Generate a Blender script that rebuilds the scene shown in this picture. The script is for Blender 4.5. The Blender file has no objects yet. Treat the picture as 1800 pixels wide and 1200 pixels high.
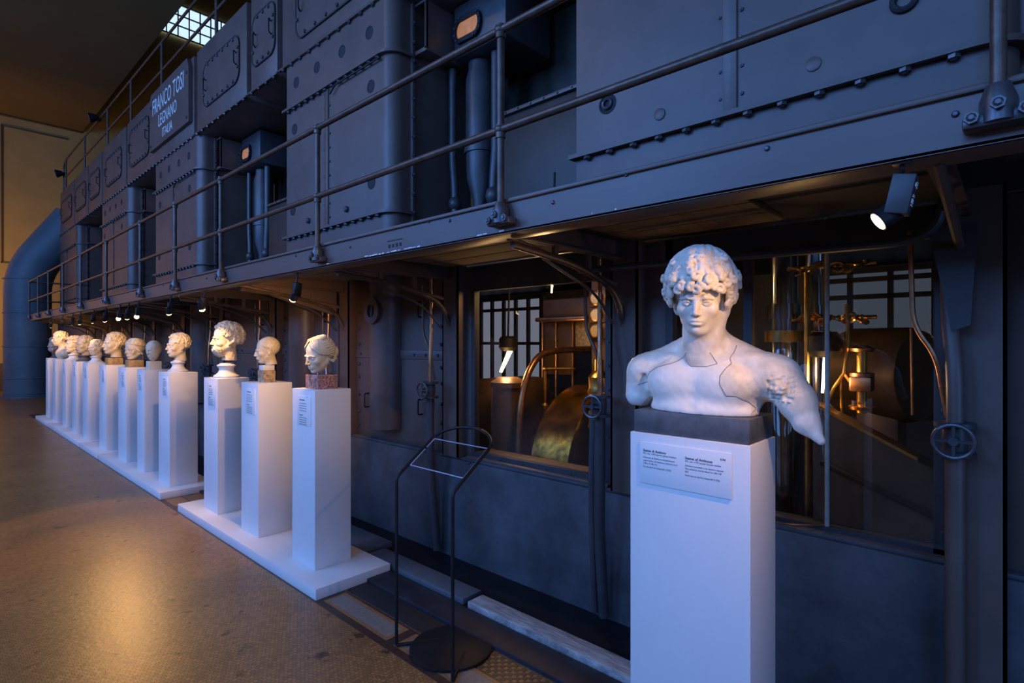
import bpy, bmesh, math, random
import numpy as np
from mathutils import Vector, Matrix
from math import sin, cos, pi, radians

# World axes: +X runs into the engine wall, +Y runs along the engine away from the viewer, +Z up. Metres.
SC = bpy.context.scene
COL = SC.collection

# ------------------------------------------------------------------ camera
cam = bpy.data.objects.new('camera', bpy.data.cameras.new('camera'))
COL.objects.link(cam)
cam.location = (0, 0, 1.6)
cam.rotation_euler = (radians(90), 0, radians(-47.46))
cam.data.sensor_width = 36
cam.data.lens = 36 * 960 / 1800
cam.data.shift_y = 0.0005
cam.data.clip_start = 0.02
SC.camera = cam

# ------------------------------------------------------------------ world, colour
w = bpy.data.worlds.new('dusk'); SC.world = w; w.use_nodes = True
bg = w.node_tree.nodes['Background']
bg.inputs[0].default_value = (0.30, 0.42, 0.85, 1); bg.inputs[1].default_value = 0.35
SC.view_settings.view_transform = 'Standard'
SC.view_settings.look = 'None'
SC.view_settings.gamma = 1
SC.view_settings.use_curve_mapping = False
SC.view_settings.exposure = 0.0
SC.cycles.use_denoising = True
SC.cycles.max_bounces = 6
SC.cycles.diffuse_bounces = 3
SC.cycles.glossy_bounces = 3
SC.cycles.transparent_max_bounces = 12
SC.cycles.sample_clamp_indirect = 4
SC.cycles.caustics_reflective = False
SC.cycles.caustics_refractive = False

# ------------------------------------------------------------------ room lights
def area_light(name, loc, direction, sx, sy, power, color):
    l = bpy.data.lights.new(name, 'AREA'); l.shape = 'RECTANGLE'; l.size = sx; l.size_y = sy
    l.energy = power; l.color = color
    o = bpy.data.objects.new(name, l); COL.objects.link(o); o.location = loc
    o.rotation_euler = Vector(direction).to_track_quat('-Z', 'Y').to_euler()
    return o
DAY = (0.125, 0.36, 1.0)
SIDE_WIN = [(-4.6, 3.2), (0.6, 3.2), (5.8, 3.2), (11.0, 3.2), (16.2, 3.2)]     # centre y, width of the tall windows
for (yc, ww), dp in zip(SIDE_WIN, (280, 410, 780, 560, 320)):                  # daylight entering the tall side windows
    area_light('window_daylight', (-7.2, yc, 5.9), (1, 0, 0), ww, 4.6, dp, DAY)
area_light('window_daylight', (-1.6, -6.8, 1.9), (0, 1, 0), 5.0, 2.8, 190, (0.15, 0.36, 1.0))   # and blue fill through a window added in the wall behind
HALL_FILL = [(-3.2, -3.5, 5), (-3.2, 7.0, 60), (-3.2, 12.5, 30)]
area_light('wall_fill_light', (-2.2, 21.2, 2.6), (0, 1, 0.25), 6.0, 0.5, 260, (1.0, 0.56, 0.20))   # added unseen fill, warms the ochre end wall from below
for x, y, p in HALL_FILL:                                                        # added warm fill high in the hall, no fitting known there
    area_light('hall_fill_light', (x, y, 7.9), (0, 0, -1), 0.6, 0.6, p, (1.0, 0.62, 0.30))

# ------------------------------------------------------------------ materials
def mat(name, col, rough=0.5, metal=0.0, var=0.15, scale=6.0, bump=0.0, bscale=40.0, spec=0.5, col2=None, stretch=None, coat=0):
    m = bpy.data.materials.new(name); m.use_nodes = True
    nt = m.node_tree; b = nt.nodes['Principled BSDF']
    b.inputs['Roughness'].default_value = rough; b.inputs['Metallic'].default_value = metal
    b.inputs['Specular IOR Level'].default_value = spec
    if coat: b.inputs['Coat Weight'].default_value = coat
    tc = nt.nodes.new('ShaderNodeNewGeometry')
    src = tc.outputs['Position']
    if stretch:
        mp = nt.nodes.new('ShaderNodeMapping'); mp.inputs['Scale'].default_value = stretch
        nt.links.new(src, mp.inputs[0]); src = mp.outputs[0]
    n = nt.nodes.new('ShaderNodeTexNoise'); n.inputs['Scale'].default_value = scale; n.inputs['Detail'].default_value = 6
    n.inputs['Roughness'].default_value = 0.65
    nt.links.new(src, n.inputs['Vector'])
    r = nt.nodes.new('ShaderNodeValToRGB')
    c2 = col2 or tuple(c * (1 + var) for c in col)
    c1 = col if col2 else tuple(c * (1 - var) for c in col)
    r.color_ramp.elements[0].position = 0.36; r.color_ramp.elements[1].position = 0.66
    r.color_ramp.elements[0].color = (*c1, 1); r.color_ramp.elements[1].color = (*c2, 1)
    nt.links.new(n.outputs[0], r.inputs[0]); nt.links.new(r.outputs[0], b.inputs['Base Color'])
    if bump:
        n2 = nt.nodes.new('ShaderNodeTexNoise'); n2.inputs['Scale'].default_value = bscale; n2.inputs['Detail'].default_value = 4
        nt.links.new(src, n2.inputs['Vector'])
        bp = nt.nodes.new('ShaderNodeBump'); bp.inputs['Strength'].default_value = bump; bp.inputs['Distance'].default_value = 0.01
        nt.links.new(n2.outputs[0], bp.inputs['Height']); nt.links.new(bp.outputs[0], b.inputs['Normal'])
    return m
def emit(name, col, strength):
    m = bpy.data.materials.new(name); m.use_nodes = True; nt = m.node_tree
    nt.nodes.remove(nt.nodes['Principled BSDF'])
    e = nt.nodes.new('ShaderNodeEmission'); e.inputs[0].default_value = (*col, 1); e.inputs[1].default_value = strength
    nt.links.new(e.outputs[0], nt.nodes['Material Output'].inputs[0])
    return m
def glass(name, tint=(0.9, 0.92, 0.95), rough=0.01, ior=1.5, boost=1.0):
    m = bpy.data.materials.new(name); m.use_nodes = True; nt = m.node_tree
    nt.nodes.remove(nt.nodes['Principled BSDF'])
    t = nt.nodes.new('ShaderNodeBsdfTransparent'); t.inputs[0].default_value = (*tint, 1)
    g = nt.nodes.new('ShaderNodeBsdfGlossy'); g.inputs['Roughness'].default_value = rough
    f = nt.nodes.new('ShaderNodeLayerWeight')                       # same reflectance from both sides of the sheet
    pw = nt.nodes.new('ShaderNodeMath'); pw.operation = 'POWER'; pw.inputs[1].default_value = 5
    mu = nt.nodes.new('ShaderNodeMath'); mu.operation = 'MULTIPLY_ADD'; mu.inputs[1].default_value = 0.8; mu.inputs[2].default_value = 0.04 * boost
    x = nt.nodes.new('ShaderNodeMixShader')
    nt.links.new(f.outputs['Facing'], pw.inputs[0]); nt.links.new(pw.outputs[0], mu.inputs[0]); nt.links.new(mu.outputs[0], x.inputs[0])
    nt.links.new(t.outputs[0], x.inputs[1]); nt.links.new(g.outputs[0], x.inputs[2])
    nt.links.new(x.outputs[0], nt.nodes['Material Output'].inputs[0])
    return m

M = {}
M['steel'] = mat('blue_grey_paint', (0.116, 0.077, 0.066), 0.42, 0.0, 0.16, 2.2, 0.12, 14, 0.5)
M['steel_dark'] = mat('dark_paint', (0.046, 0.043, 0.049), 0.45, 0.0, 0.25, 3.0, 0.1, 20)
M['fascia'] = mat('fascia_paint', (0.112, 0.073, 0.061), 0.4, 0.0, 0.18, 1.6, 0.06, 25, stretch=(1, 0.35, 1.5))
M['black'] = mat('black_metal', (0.009, 0.009, 0.011), 0.5, 0.0, 0.3, 9, spec=0.3)
M['kerb'] = mat('dark_kerb_paint', (0.022, 0.023, 0.032), 0.5, 0.0, 0.3, 6, spec=0.35)
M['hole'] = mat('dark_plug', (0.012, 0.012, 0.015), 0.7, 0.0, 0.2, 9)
M['rail'] = mat('rusty_rail', (0.105, 0.068, 0.052), 0.38, 0.35, 0.3, 14, 0.1, 60)
M['bolt'] = mat('bolt_steel', (0.085, 0.082, 0.092), 0.35, 0.4, 0.2, 20)
M['concrete'] = mat('painted_concrete', (0.045, 0.044, 0.050), 0.7, 0.0, 0.35, 2.6, 0.4, 9, col2=(0.095, 0.096, 0.108))
M['white'] = mat('white_paint', (0.76, 0.76, 0.77), 0.5, 0.0, 0.02, 3, 0.02, 60)
M['card'] = mat('white_card', (0.86, 0.84, 0.84), 0.45, 0.0, 0.01, 5)
M['ink'] = mat('black_ink', (0.02, 0.02, 0.025), 0.6, 0.0, 0.05, 5)
M['marble'] = mat('aged_marble', (0.58, 0.51, 0.41), 0.5, 0.0, 0.2, 7, 0.08, 90, col2=(0.86, 0.79, 0.68))
M['patch'] = mat('smooth_repair_plaster', (0.82, 0.775, 0.70), 0.55, 0.0, 0.05, 6, 0.04, 60)
M['marble_warm'] = mat('warm_marble', (0.58, 0.47, 0.30), 0.5, 0.0, 0.2, 12, 0.10, 90, col2=(0.84, 0.74, 0.55))
M['marble_yellow'] = mat('yellow_marble', (0.62, 0.50, 0.30), 0.42, 0.0, 0.2, 9, 0.05, 60, col2=(0.80, 0.68, 0.45))
M['marble_white'] = mat('white_marble', (0.78, 0.76, 0.72), 0.42, 0.0, 0.06, 5, 0.03, 80)
M['marble_dark'] = mat('dark_stone_head', (0.34, 0.31, 0.27), 0.55, 0.0, 0.25, 14, 0.12, 80)
M['porphyry'] = mat('red_porphyry', (0.16, 0.035, 0.04), 0.35, 0.0, 0.3, 75, col2=(0.62, 0.36, 0.30))
M['brown_marble'] = mat('brown_veined_marble', (0.20, 0.13, 0.07), 0.35, 0.0, 0.3, 40, col2=(0.58, 0.44, 0.26))
M['ochre_block'] = mat('ochre_marble_block', (0.30, 0.17, 0.05), 0.4, 0.0, 0.3, 30, col2=(0.55, 0.36, 0.14))
M['cream_block'] = mat('cream_stone_block', (0.72, 0.62, 0.45), 0.5, 0.0, 0.08, 20)
M['slate'] = mat('grey_stone_block', (0.085, 0.09, 0.10), 0.5, 0.0, 0.25, 16, 0.05, 60)
M['seam'] = mat('repair_joint', (0.30, 0.26, 0.22), 0.7, 0.0, 0.2, 30)
M['plaster'] = mat('ochre_plaster', (0.42, 0.27, 0.085), 0.75, 0.0, 0.12, 0.5, 0.05, 8)
M['plaster_trim'] = mat('ochre_trim', (0.10, 0.058, 0.018), 0.6, 0.0, 0.1, 2)
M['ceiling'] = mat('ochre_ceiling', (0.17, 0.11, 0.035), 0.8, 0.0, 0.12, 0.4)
M['brass'] = mat('brass', (0.72, 0.44, 0.13), 0.28, 1.0, 0.25, 18)
M['copper'] = mat('oiled_copper', (0.45, 0.22, 0.11), 0.35, 0.9, 0.3, 15)
M['chrome'] = mat('polished_steel', (0.42, 0.43, 0.46), 0.18, 1.0, 0.1, 12)
M['gold_wheel'] = mat('oily_machined_rim', (0.13, 0.055, 0.015), 0.24, 0.95, 0.55, 9, 0.15, 90, col2=(0.80, 0.38, 0.05))
M['machine'] = mat('brown_machine', (0.11, 0.062, 0.040), 0.45, 0.2, 0.3, 8)
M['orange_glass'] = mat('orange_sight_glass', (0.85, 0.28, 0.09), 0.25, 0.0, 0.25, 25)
b = M['orange_glass'].node_tree.nodes['Principled BSDF']; b.inputs['Emission Color'].default_value = (1.0, 0.30, 0.10, 1); b.inputs['Emission Strength'].default_value = 0.22   # glow added to keep the orange vivid
M['duct'] = mat('duct_paint', (0.105, 0.155, 0.19), 0.5, 0.0, 0.12, 2, 0.05, 10)
M['wood'] = mat('worn_board', (0.20, 0.13, 0.07), 0.7, 0.0, 0.3, 8, 0.1, 30, stretch=(0.4, 6, 6))
M['worn_bar'] = mat('scuffed_pale_bar', (0.22, 0.20, 0.20), 0.5, 0.1, 0.3, 14, 0.2, 60, col2=(0.62, 0.58, 0.56), stretch=(9, 0.7, 1))
M['grey_plate'] = mat('grey_floor_plate', (0.15, 0.16, 0.18), 0.35, 0.3, 0.15, 6, 0.05, 40)
M['mat_black'] = mat('black_floor_mat', (0.014, 0.014, 0.016), 0.65, 0.0, 0.2, 30)
M['pane'] = glass('thin_glass', (0.88, 0.86, 0.84), 0.005, 1.5, 1.0)
M['acrylic'] = glass('clear_acrylic', (0.94, 0.95, 0.97), 0.01, 1.5, 1.2)
M['dusk_pane'] = emit('daylit_pane', (0.35, 0.39, 0.54), 0.52)
M['dim_pane'] = emit('dim_daylit_pane', (0.30, 0.40, 0.58), 0.17)
M['recess'] = mat('recess_shade_paint', (0.032, 0.026, 0.020), 0.5, 0.0, 0.25, 5)  # darkened so the colour carries the shade of the gaps
M['riser'] = mat('riser_shade_paint', (0.055, 0.052, 0.058), 0.4, 0.0, 0.2, 5)  # pipes and boxes in the gaps, shade put into their colour
M['sky_pane'] = emit('bright_skylight_pane', (0.55, 0.76, 1.0), 1.25)
M['lens'] = emit('warm_lamp_lens', (1.0, 0.66, 0.28), 16)
M['acrylic_highlight'] = mat('acrylic_highlight', (0.55, 0.58, 0.66), 0.25, 0.0, 0.02, 5)  # pale colour stands in for the edge highlights
M['tube'] = emit('warm_tube', (1.0, 0.78, 0.36), 9)

def floor_mat():
    m = bpy.data.materials.new('brown_mosaic'); m.use_nodes = True; nt = m.node_tree; b = nt.nodes['Principled BSDF']
    g = nt.nodes.new('ShaderNodeNewGeometry')
    br = nt.nodes.new('ShaderNodeTexBrick'); br.offset = 0.5
    for k, v in (('Scale', 1.0), ('Mortar Size', 0.0012), ('Brick Width', 0.021), ('Row Height', 0.021), ('Bias', -0.1)):
        br.inputs[k].default_value = v
    br.inputs['Color1'].default_value = (0.42, 0.215, 0.068, 1); br.inputs['Color2'].default_value = (0.26, 0.130, 0.044, 1)
    br.inputs['Mortar'].default_value = (0.085, 0.052, 0.032, 1)
    n = nt.nodes.new('ShaderNodeTexNoise'); n.inputs['Scale'].default_value = 1.3; n.inputs['Detail'].default_value = 8
    mx = nt.nodes.new('ShaderNodeMix'); mx.data_type = 'RGBA'; mx.blend_type = 'MULTIPLY'; mx.inputs[0].default_value = 0.55
    rr = nt.nodes.new('ShaderNodeValToRGB'); rr.color_ramp.elements[0].color = (0.55, 0.5, 0.48, 1); rr.color_ramp.elements[1].color = (1.15, 1.1, 1.0, 1)
    rr.color_ramp.elements[0].position = 0.35; rr.color_ramp.elements[1].position = 0.65
    sp = nt.nodes.new('ShaderNodeTexNoise'); sp.inputs['Scale'].default_value = 9; sp.inputs['Detail'].default_value = 3
    sr = nt.nodes.new('ShaderNodeValToRGB'); sr.color_ramp.elements[0].position = 0.30; sr.color_ramp.elements[1].position = 0.36
    sr.color_ramp.elements[0].color = (0.35, 0.3, 0.3, 1); sr.color_ramp.elements[1].color = (1, 1, 1, 1)
    mx2 = nt.nodes.new('ShaderNodeMix'); mx2.data_type = 'RGBA'; mx2.blend_type = 'MULTIPLY'; mx2.inputs[0].default_value = 1.0
    L = nt.links.new
    L(g.outputs['Position'], br.inputs['Vector']); L(g.outputs['Position'], n.inputs['Vector']); L(g.outputs['Position'], sp.inputs['Vector'])
    L(n.outputs[0], rr.inputs[0]); L(sp.outputs[0], sr.inputs[0])
    L(br.outputs['Color'], mx.inputs[6]); L(rr.outputs[0], mx.inputs[7])
    L(mx.outputs[2], mx2.inputs[6]); L(sr.outputs[0], mx2.inputs[7]); L(mx2.outputs[2], b.inputs['Base Color'])
    b.inputs['Roughness'].default_value = 0.36; b.inputs['Specular IOR Level'].default_value = 0.5
    n3 = nt.nodes.new('ShaderNodeTexNoise'); n3.inputs['Scale'].default_value = 38; n3.inputs['Detail'].default_value = 2
    bp = nt.nodes.new('ShaderNodeBump'); bp.inputs['Strength'].default_value = 0.35; bp.inputs['Distance'].default_value = 0.004
    L(g.outputs['Position'], n3.inputs['Vector']); L(n3.outputs[0], bp.inputs['Height']); L(bp.outputs[0], b.inputs['Normal'])
    return m
M['floor'] = floor_mat()
M['tile_dark'] = mat('dark_brown_inlay', (0.060, 0.030, 0.020), 0.35, 0.0, 0.3, 40)
M['tile_orange'] = mat('orange_brown_inlay', (0.30, 0.145, 0.055), 0.35, 0.0, 0.25, 60)
M['tile_grey'] = mat('grey_inlay', (0.24, 0.20, 0.17), 0.35, 0.0, 0.2, 60)

# ------------------------------------------------------------------ helpers
def link(o): COL.objects.link(o); return o
def props(o, label=None, cat=None, group=None, kind=None):
    if label: o['label'] = label
    if cat: o['category'] = cat
    if group: o['group'] = group
    if kind: o['kind'] = kind
    return o
def thing(name, label, cat, loc=(0, 0, 0), rotz=0.0, group=None):
    o = link(bpy.data.objects.new(name, None)); o.location = loc; o.rotation_euler = (0, 0, rotz); o.empty_display_size = 0.1
    return props(o, label, cat, group)
def V(*a): return Vector(a)

class MB:
    """collects shapes, then becomes one mesh object"""
    def __init__(s): s.bm = bmesh.new()
    def box(s, a, b, bev=0.0, rot=None, about=None):
        a, b = [min(p, q) for p, q in zip(a, b)], [max(p, q) for p, q in zip(a, b)]
        r = bmesh.ops.create_cube(s.bm, size=1.0); vs = r['verts']
        for v in vs: v.co = Vector([a[i] + (v.co[i] + 0.5) * (b[i] - a[i]) for i in range(3)])
        if bev:
            es = list({e for v in vs for e in v.link_edges})
            q = bmesh.ops.bevel(s.bm, geom=es, offset=bev, segments=2, affect='EDGES', profile=0.5)
            vs = list({v for f in q['faces'] for v in f.verts} | {v for v in vs if v.is_valid})
        if rot is not None:
            c = Vector(about) if about else (Vector(a) + Vector(b)) / 2
            for v in vs: v.co = c + rot @ (v.co - c)
        return s
    def ring(s, c, u, v, r, n): return [s.bm.verts.new(c + u * (r * cos(2 * pi * i / n)) + v * (r * sin(2 * pi * i / n))) for i in range(n)]
    def bridge(s, A, B):
        n = len(A)
        for i in range(n): s.bm.faces.new((A[i], A[(i + 1) % n], B[(i + 1) % n], B[i]))
    def cyl(s, p0, p1, r, r2=None, n=16, cap=True):
        p0, p1 = Vector(p0), Vector(p1); r2 = r if r2 is None else r2
        d = (p1 - p0).normalized(); u = d.orthogonal().normalized(); v = d.cross(u)
        A = s.ring(p0, u, v, r, n); B = s.ring(p1, u, v, r2, n); s.bridge(A, B)
        if cap: s.bm.faces.new(A[::-1]); s.bm.faces.new(B)
        return s
    def tube(s, pts, r, n=10, closed=False, cap=True):
        P = [Vector(p) for p in pts]; m = len(P)
        R = r if isinstance(r, (list, tuple)) else [r] * m
        rings = []; u = None
        for i in range(m):
            if closed: d = P[(i + 1) % m] - P[i - 1]
            else: d = P[min(i + 1, m - 1)] - P[max(i - 1, 0)]
            d.normalize()
            if u is None: u = d.orthogonal().normalized()
            u = (u - d * u.dot(d)); u = u.normalized() if u.length > 1e-6 else d.orthogonal().normalized()
            rings.append(s.ring(P[i], u, d.cross(u), R[i], n))
        for i in range(m - 1): s.bridge(rings[i], rings[i + 1])
        if closed: s.bridge(rings[-1], rings[0])
        elif cap: s.bm.faces.new(rings[0][::-1]); s.bm.faces.new(rings[-1])
        return s
    def lathe(s, prof, c=(0, 0, 0), n=28, axis=(0, 0, 1)):
        d = Vector(axis).normalized(); u = d.orthogonal().normalized(); v = d.cross(u); c = Vector(c)
        rings = [s.ring(c + d * z, u, v, max(r, 1e-4), n) for r, z in prof]
        for A, B in zip(rings, rings[1:]): s.bridge(A, B)
        s.bm.faces.new(rings[0][::-1]); s.bm.faces.new(rings[-1])
        return s
    def prism(s, loop, vec):
        A = [s.bm.verts.new(Vector(p)) for p in loop]; B = [s.bm.verts.new(Vector(p) + Vector(vec)) for p in loop]
        s.bridge(A, B); s.bm.faces.new(A[::-1]); s.bm.faces.new(B)
        return s
    def frame(s, outer, inner, vec):
        vec = Vector(vec); n = len(outer)
        L = [[s.bm.verts.new(Vector(p) + q) for p in l] for l in (outer, inner) for q in (Vector(), vec)]
        oa, ob, ia, ib = L
        for A, B in ((oa, ob), (ob, ib), (ib, ia), (ia, oa)): s.bridge(A, B)
        return s
    def ball(s, c, r, sub=2, sc=(1, 1, 1)):
        q = bmesh.ops.create_icosphere(s.bm, subdivisions=sub, radius=1.0)
        for v in q['verts']: v.co = Vector(c) + Vector([v.co[i] * r * sc[i] for i in range(3)])
        return s
    def torus(s, c, axis, R, r, n=28, m=8, arc=None):
        d = Vector(axis).normalized(); u = d.orthogonal().normalized(); v = d.cross(u); c = Vector(c)
        return s.tube([c + (u * cos(2 * pi * i / n) + v * sin(2 * pi * i / n)) * R for i in range(n)], r, m, closed=True)
    def mesh(s, name, m, ang=35):
        bmesh.ops.recalc_face_normals(s.bm, faces=s.bm.faces)
        me = bpy.data.meshes.new(name); s.bm.to_mesh(me); s.bm.free()
        me.materials.append(m)
        me.polygons.foreach_set('use_smooth', [True] * len(me.polygons))
        me.set_sharp_from_angle(angle=radians(ang))
        return me
    def obj(s, name, m, parent=None, loc=(0, 0, 0), rot=None, ang=35):
        o = link(bpy.data.objects.new(name, s.mesh(name, m, ang))); o.location = loc
        if rot: o.rotation_euler = rot
        if parent: o.parent = parent
        return o
def inst(name, me, parent, loc, rot=None, scale=None):
    o = link(bpy.data.objects.new(name, me)); o.location = loc; o.parent = parent
    if rot: o.rotation_euler = rot
    if scale: o.scale = scale
    return o
def arc(c, u, v, r, a0, a1, n=10):
    c, u, v = Vector(c), Vector(u), Vector(v)
    return [c + (u * cos(a0 + (a1 - a0) * i / n) + v * sin(a0 + (a1 - a0) * i / n)) * r for i in range(n + 1)]
def rrect(x, y0, y1, z0, z1, r, n=7):
    """rounded rectangle in the plane X = x"""
    out = []
    for cy, cz, a in ((y1 - r, z1 - r, 0), (y0 + r, z1 - r, pi / 2), (y0 + r, z0 + r, pi), (y1 - r, z0 + r, 1.5 * pi)):
        out += [V(x, cy + r * cos(a + pi / 2 * i / n), cz + r * sin(a + pi / 2 * i / n)) for i in range(n + 1)]
    return out
def bend(pts, r, n=6):
    """polyline with its corners rounded"""
    P = [Vector(p) for p in pts]; out = [P[0]]
    for a, b, c in zip(P, P[1:], P[2:]):
        d0 = (a - b); d1 = (c - b); rr = min(r, d0.length * 0.49, d1.length * 0.49)
        s, e = b + d0.normalized() * rr, b + d1.normalized() * rr
        out += [s * (1 - t) ** 2 + b * 2 * t * (1 - t) + e * t * t for t in [i / n for i in range(n + 1)]]
    out.append(P[-1]); return out
def text_mesh(lines, name='text'):
    """lines: (string, x, y, size, bold) laid out on a card facing -X; x to the reader's right, y up"""
    bm = bmesh.new()
    for t, x, y, size, bold in lines:
        cu = bpy.data.curves.new('t', 'FONT'); cu.body = t; cu.size = size; cu.extrude = 0.0002; cu.resolution_u = 2
        if bold: cu.offset = size * 0.018
        o = bpy.data.objects.new('t', cu); me = bpy.data.meshes.new_from_object(o)
        me.transform(Matrix(((0, 0, -1, 0), (-1, 0, 0, -x), (0, 1, 0, y), (0, 0, 0, 1))))
        bm.from_mesh(me); bpy.data.objects.remove(o); bpy.data.curves.remove(cu); bpy.data.meshes.remove(me)
    me = bpy.data.meshes.new(name); bm.to_mesh(me); bm.free()
    return me

_b = MB(); _b.cyl((0, 0, 0), (-0.012, 0, 0), 0.016, n=6); _b.cyl((-0.012, 0, 0), (-0.017, 0, 0), 0.011, 0.006, n=8)
BOLT = _b.mesh('bolt', M['bolt'])                       # points towards -X
_b = MB(); _b.lathe([(0.014, 0), (0.013, 0.006), (0.008, 0.011), (0.0, 0.012)], n=10, axis=(-1, 0, 0))
RIVET = _b.mesh('rivet', M['bolt'])
def bolts(parent, pts, name='bolt', me=None, rot=None, s=1.0):
    for p in pts: inst(name, me or BOLT, parent, p, rot, (s, s, s) if s != 1 else None)
DOWN = (0, radians(-90), 0)                             # turns a -X bolt so that it hangs downwards
# ------------------------------------------------------------------ carved figures: a blended distance field turned into one surface
class Carve:
    def __init__(s, lo, hi, h):
        s.lo, s.h = np.array(lo, float), h
        s.n = np.ceil((np.array(hi, float) - s.lo) / h).astype(int) + 1
        s.F = np.full(s.n, 0.09, np.float32)
        s.o, s.R, s.s = np.zeros(3), np.eye(3), 1.0
    def frame(s, o, R, sc): s.o, s.R, s.s = np.array(o, float), np.array(R, float), sc
    def pt(s, p): return s.o + s.R @ (np.array(p, float) * s.s)
    def sub(s, lo, hi):
        a = np.clip(np.floor((lo - s.lo) / s.h).astype(int), 0, s.n); b = np.clip(np.ceil((hi - s.lo) / s.h).astype(int) + 1, 0, s.n)
        if (b <= a).any(): return None, None
        sl = tuple(slice(int(p), int(q)) for p, q in zip(a, b))
        ax = [(s.lo[i] + s.h * np.arange(a[i], b[i])).astype(np.float32) for i in range(3)]
        return sl, (ax[0][:, None, None], ax[1][None, :, None], ax[2][None, None, :])
    def mix(s, sl, d, k, cut):
        a = s.F[sl]
        if cut: a, d = -a, d
        if k > 0:
            h = np.clip(0.5 + 0.5 * (d - a) / k, 0, 1); r = d + (a - d) * h - k * h * (1 - h)
        else: r = np.minimum(a, d)
        s.F[sl] = -r if cut else r
    def ell(s, c, r, k=0.01, cut=False, rot=None):
        """ellipsoid; rot = extra local rotation matrix"""
        C = s.pt(c); r = np.array(r, float) * s.s; k *= s.s; m = r.max() + k + 0.012 + 2 * s.h
        sl, P = s.sub(C - m, C + m)
        if sl is None: return
        R = s.R if rot is None else s.R @ np.array(rot)
        q = [P[i] - C[i] for i in range(3)]
        l = [(R[0, j] * q[0] + R[1, j] * q[1] + R[2, j] * q[2]) / r[j] for j in range(3)]
        k0 = np.sqrt(l[0] ** 2 + l[1] ** 2 + l[2] ** 2) + 1e-9
        k1 = np.sqrt((l[0] / r[0]) ** 2 + (l[1] / r[1]) ** 2 + (l[2] / r[2]) ** 2) + 1e-9
        s.mix(sl, (k0 * (k0 - 1) / k1).astype(np.float32), k, cut)
    def cap(s, a, b, ra, rb, k=0.01, cut=False):
        A, B = s.pt(a), s.pt(b); ra *= s.s; rb *= s.s; k *= s.s; m = max(ra, rb) + k + 0.012 + 2 * s.h
        sl, P = s.sub(np.minimum(A, B) - m, np.maximum(A, B) + m)
        if sl is None: return
        D = B - A; L = max(D @ D, 1e-12)
        q = [P[i] - A[i] for i in range(3)]
        t = np.clip((q[0] * D[0] + q[1] * D[1] + q[2] * D[2]) / L, 0, 1)
        d = np.sqrt((q[0] - t * D[0]) ** 2 + (q[1] - t * D[1]) ** 2 + (q[2] - t * D[2]) ** 2) - (ra + (rb - ra) * t)
        s.mix(sl, d.astype(np.float32), k, cut)
    def path(s, pts, rs, k=0.005, cut=False):
        for i in range(len(pts) - 1): s.cap(pts[i], pts[i + 1], rs[i], rs[i + 1], k, cut)
    def plane(s, p, nrm, k=0.003):
        """keep the side the normal points away from"""
        p = s.pt(p); nrm = s.R @ np.array(nrm, float)
        ax = [(s.lo[i] + s.h * np.arange(s.n[i])).astype(np.float32) for i in range(3)]
        d = (ax[0][:, None, None] - p[0]) * nrm[0] + (ax[1][None, :, None] - p[1]) * nrm[1] + (ax[2][None, None, :] - p[2]) * nrm[2]
        s.F = np.maximum(s.F, d.astype(np.float32))
    def rough(s, amp, freq, seed=0, lo=None, hi=None):
        rs = np.random.RandomState(seed)
        sl, P = s.sub(s.pt(lo), s.pt(hi)) if lo is not None else s.sub(s.lo, s.lo + s.h * s.n)
        v = 0
        for i in range(10):
            kx = rs.normal(size=3) * freq; v = v + np.sin(kx[0] * P[0] + kx[1] * P[1] + kx[2] * P[2] + rs.rand() * 6.3)
        s.F[sl] += (amp * v / 3).astype(np.float32)
    def mesh(s, name, m, relax=1):
        F = s.F; n = F.shape; ins = F < 0
        # one vertex per mixed cell
        c = np.zeros(tuple(k - 1 for k in n), np.int8)
        for dx in (0, 1):
            for dy in (0, 1):
                for dz in (0, 1): c += ins[dx:n[0] - 1 + dx, dy:n[1] - 1 + dy, dz:n[2] - 1 + dz]
        act = (c > 0) & (c < 8); I = np.argwhere(act); idx = np.full(c.shape, -1, np.int64); idx[act] = np.arange(len(I))
        acc = np.zeros((len(I), 3)); cnt = np.zeros(len(I))
        cor = [(0, 0, 0), (1, 0, 0), (0, 1, 0), (1, 1, 0), (0, 0, 1), (1, 0, 1), (0, 1, 1), (1, 1, 1)]
        val = [F[I[:, 0] + a, I[:, 1] + b, I[:, 2] + e] for a, b, e in cor]
        for i in range(8):
            for j in range(i + 1, 8):
                df = [cor[j][q] - cor[i][q] for q in range(3)]
                if sum(abs(q) for q in df) != 1: continue
                x = (val[i] < 0) != (val[j] < 0)
                t = np.where(x, val[i] / np.where(x, val[i] - val[j], 1), 0)
                acc += (np.array(cor[i])[None] + np.array(df)[None] * t[:, None]) * x[:, None]; cnt += x
        P = s.lo + s.h * (I + acc / np.maximum(cnt, 1)[:, None])
        Q = []
        for ax in range(3):
            u, v = (ax + 1) % 3, (ax + 2) % 3
            a = [slice(None)] * 3; b = [slice(None)] * 3
            a[ax] = slice(0, n[ax] - 1); b[ax] = slice(1, n[ax])
            for q in (a, b):
                q[u] = slice(1, n[u] - 1); q[v] = slice(1, n[v] - 1)
            A, B = ins[tuple(a)], ins[tuple(b)]; E = np.argwhere(A != B)
            if not len(E): continue
            flip = A[tuple(E.T)]
            base = E.copy(); base[:, u] += 1; base[:, v] += 1
            def cell(du, dv):
                g = base.copy(); g[:, u] += du; g[:, v] += dv; return idx[tuple(g.T)]
            q = np.stack([cell(-1, -1), cell(0, -1), cell(0, 0), cell(-1, 0)], 1)
            q[~flip] = q[~flip][:, ::-1]; Q.append(q)
        Q = np.concatenate(Q); Q = Q[(Q >= 0).all(1)]
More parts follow.
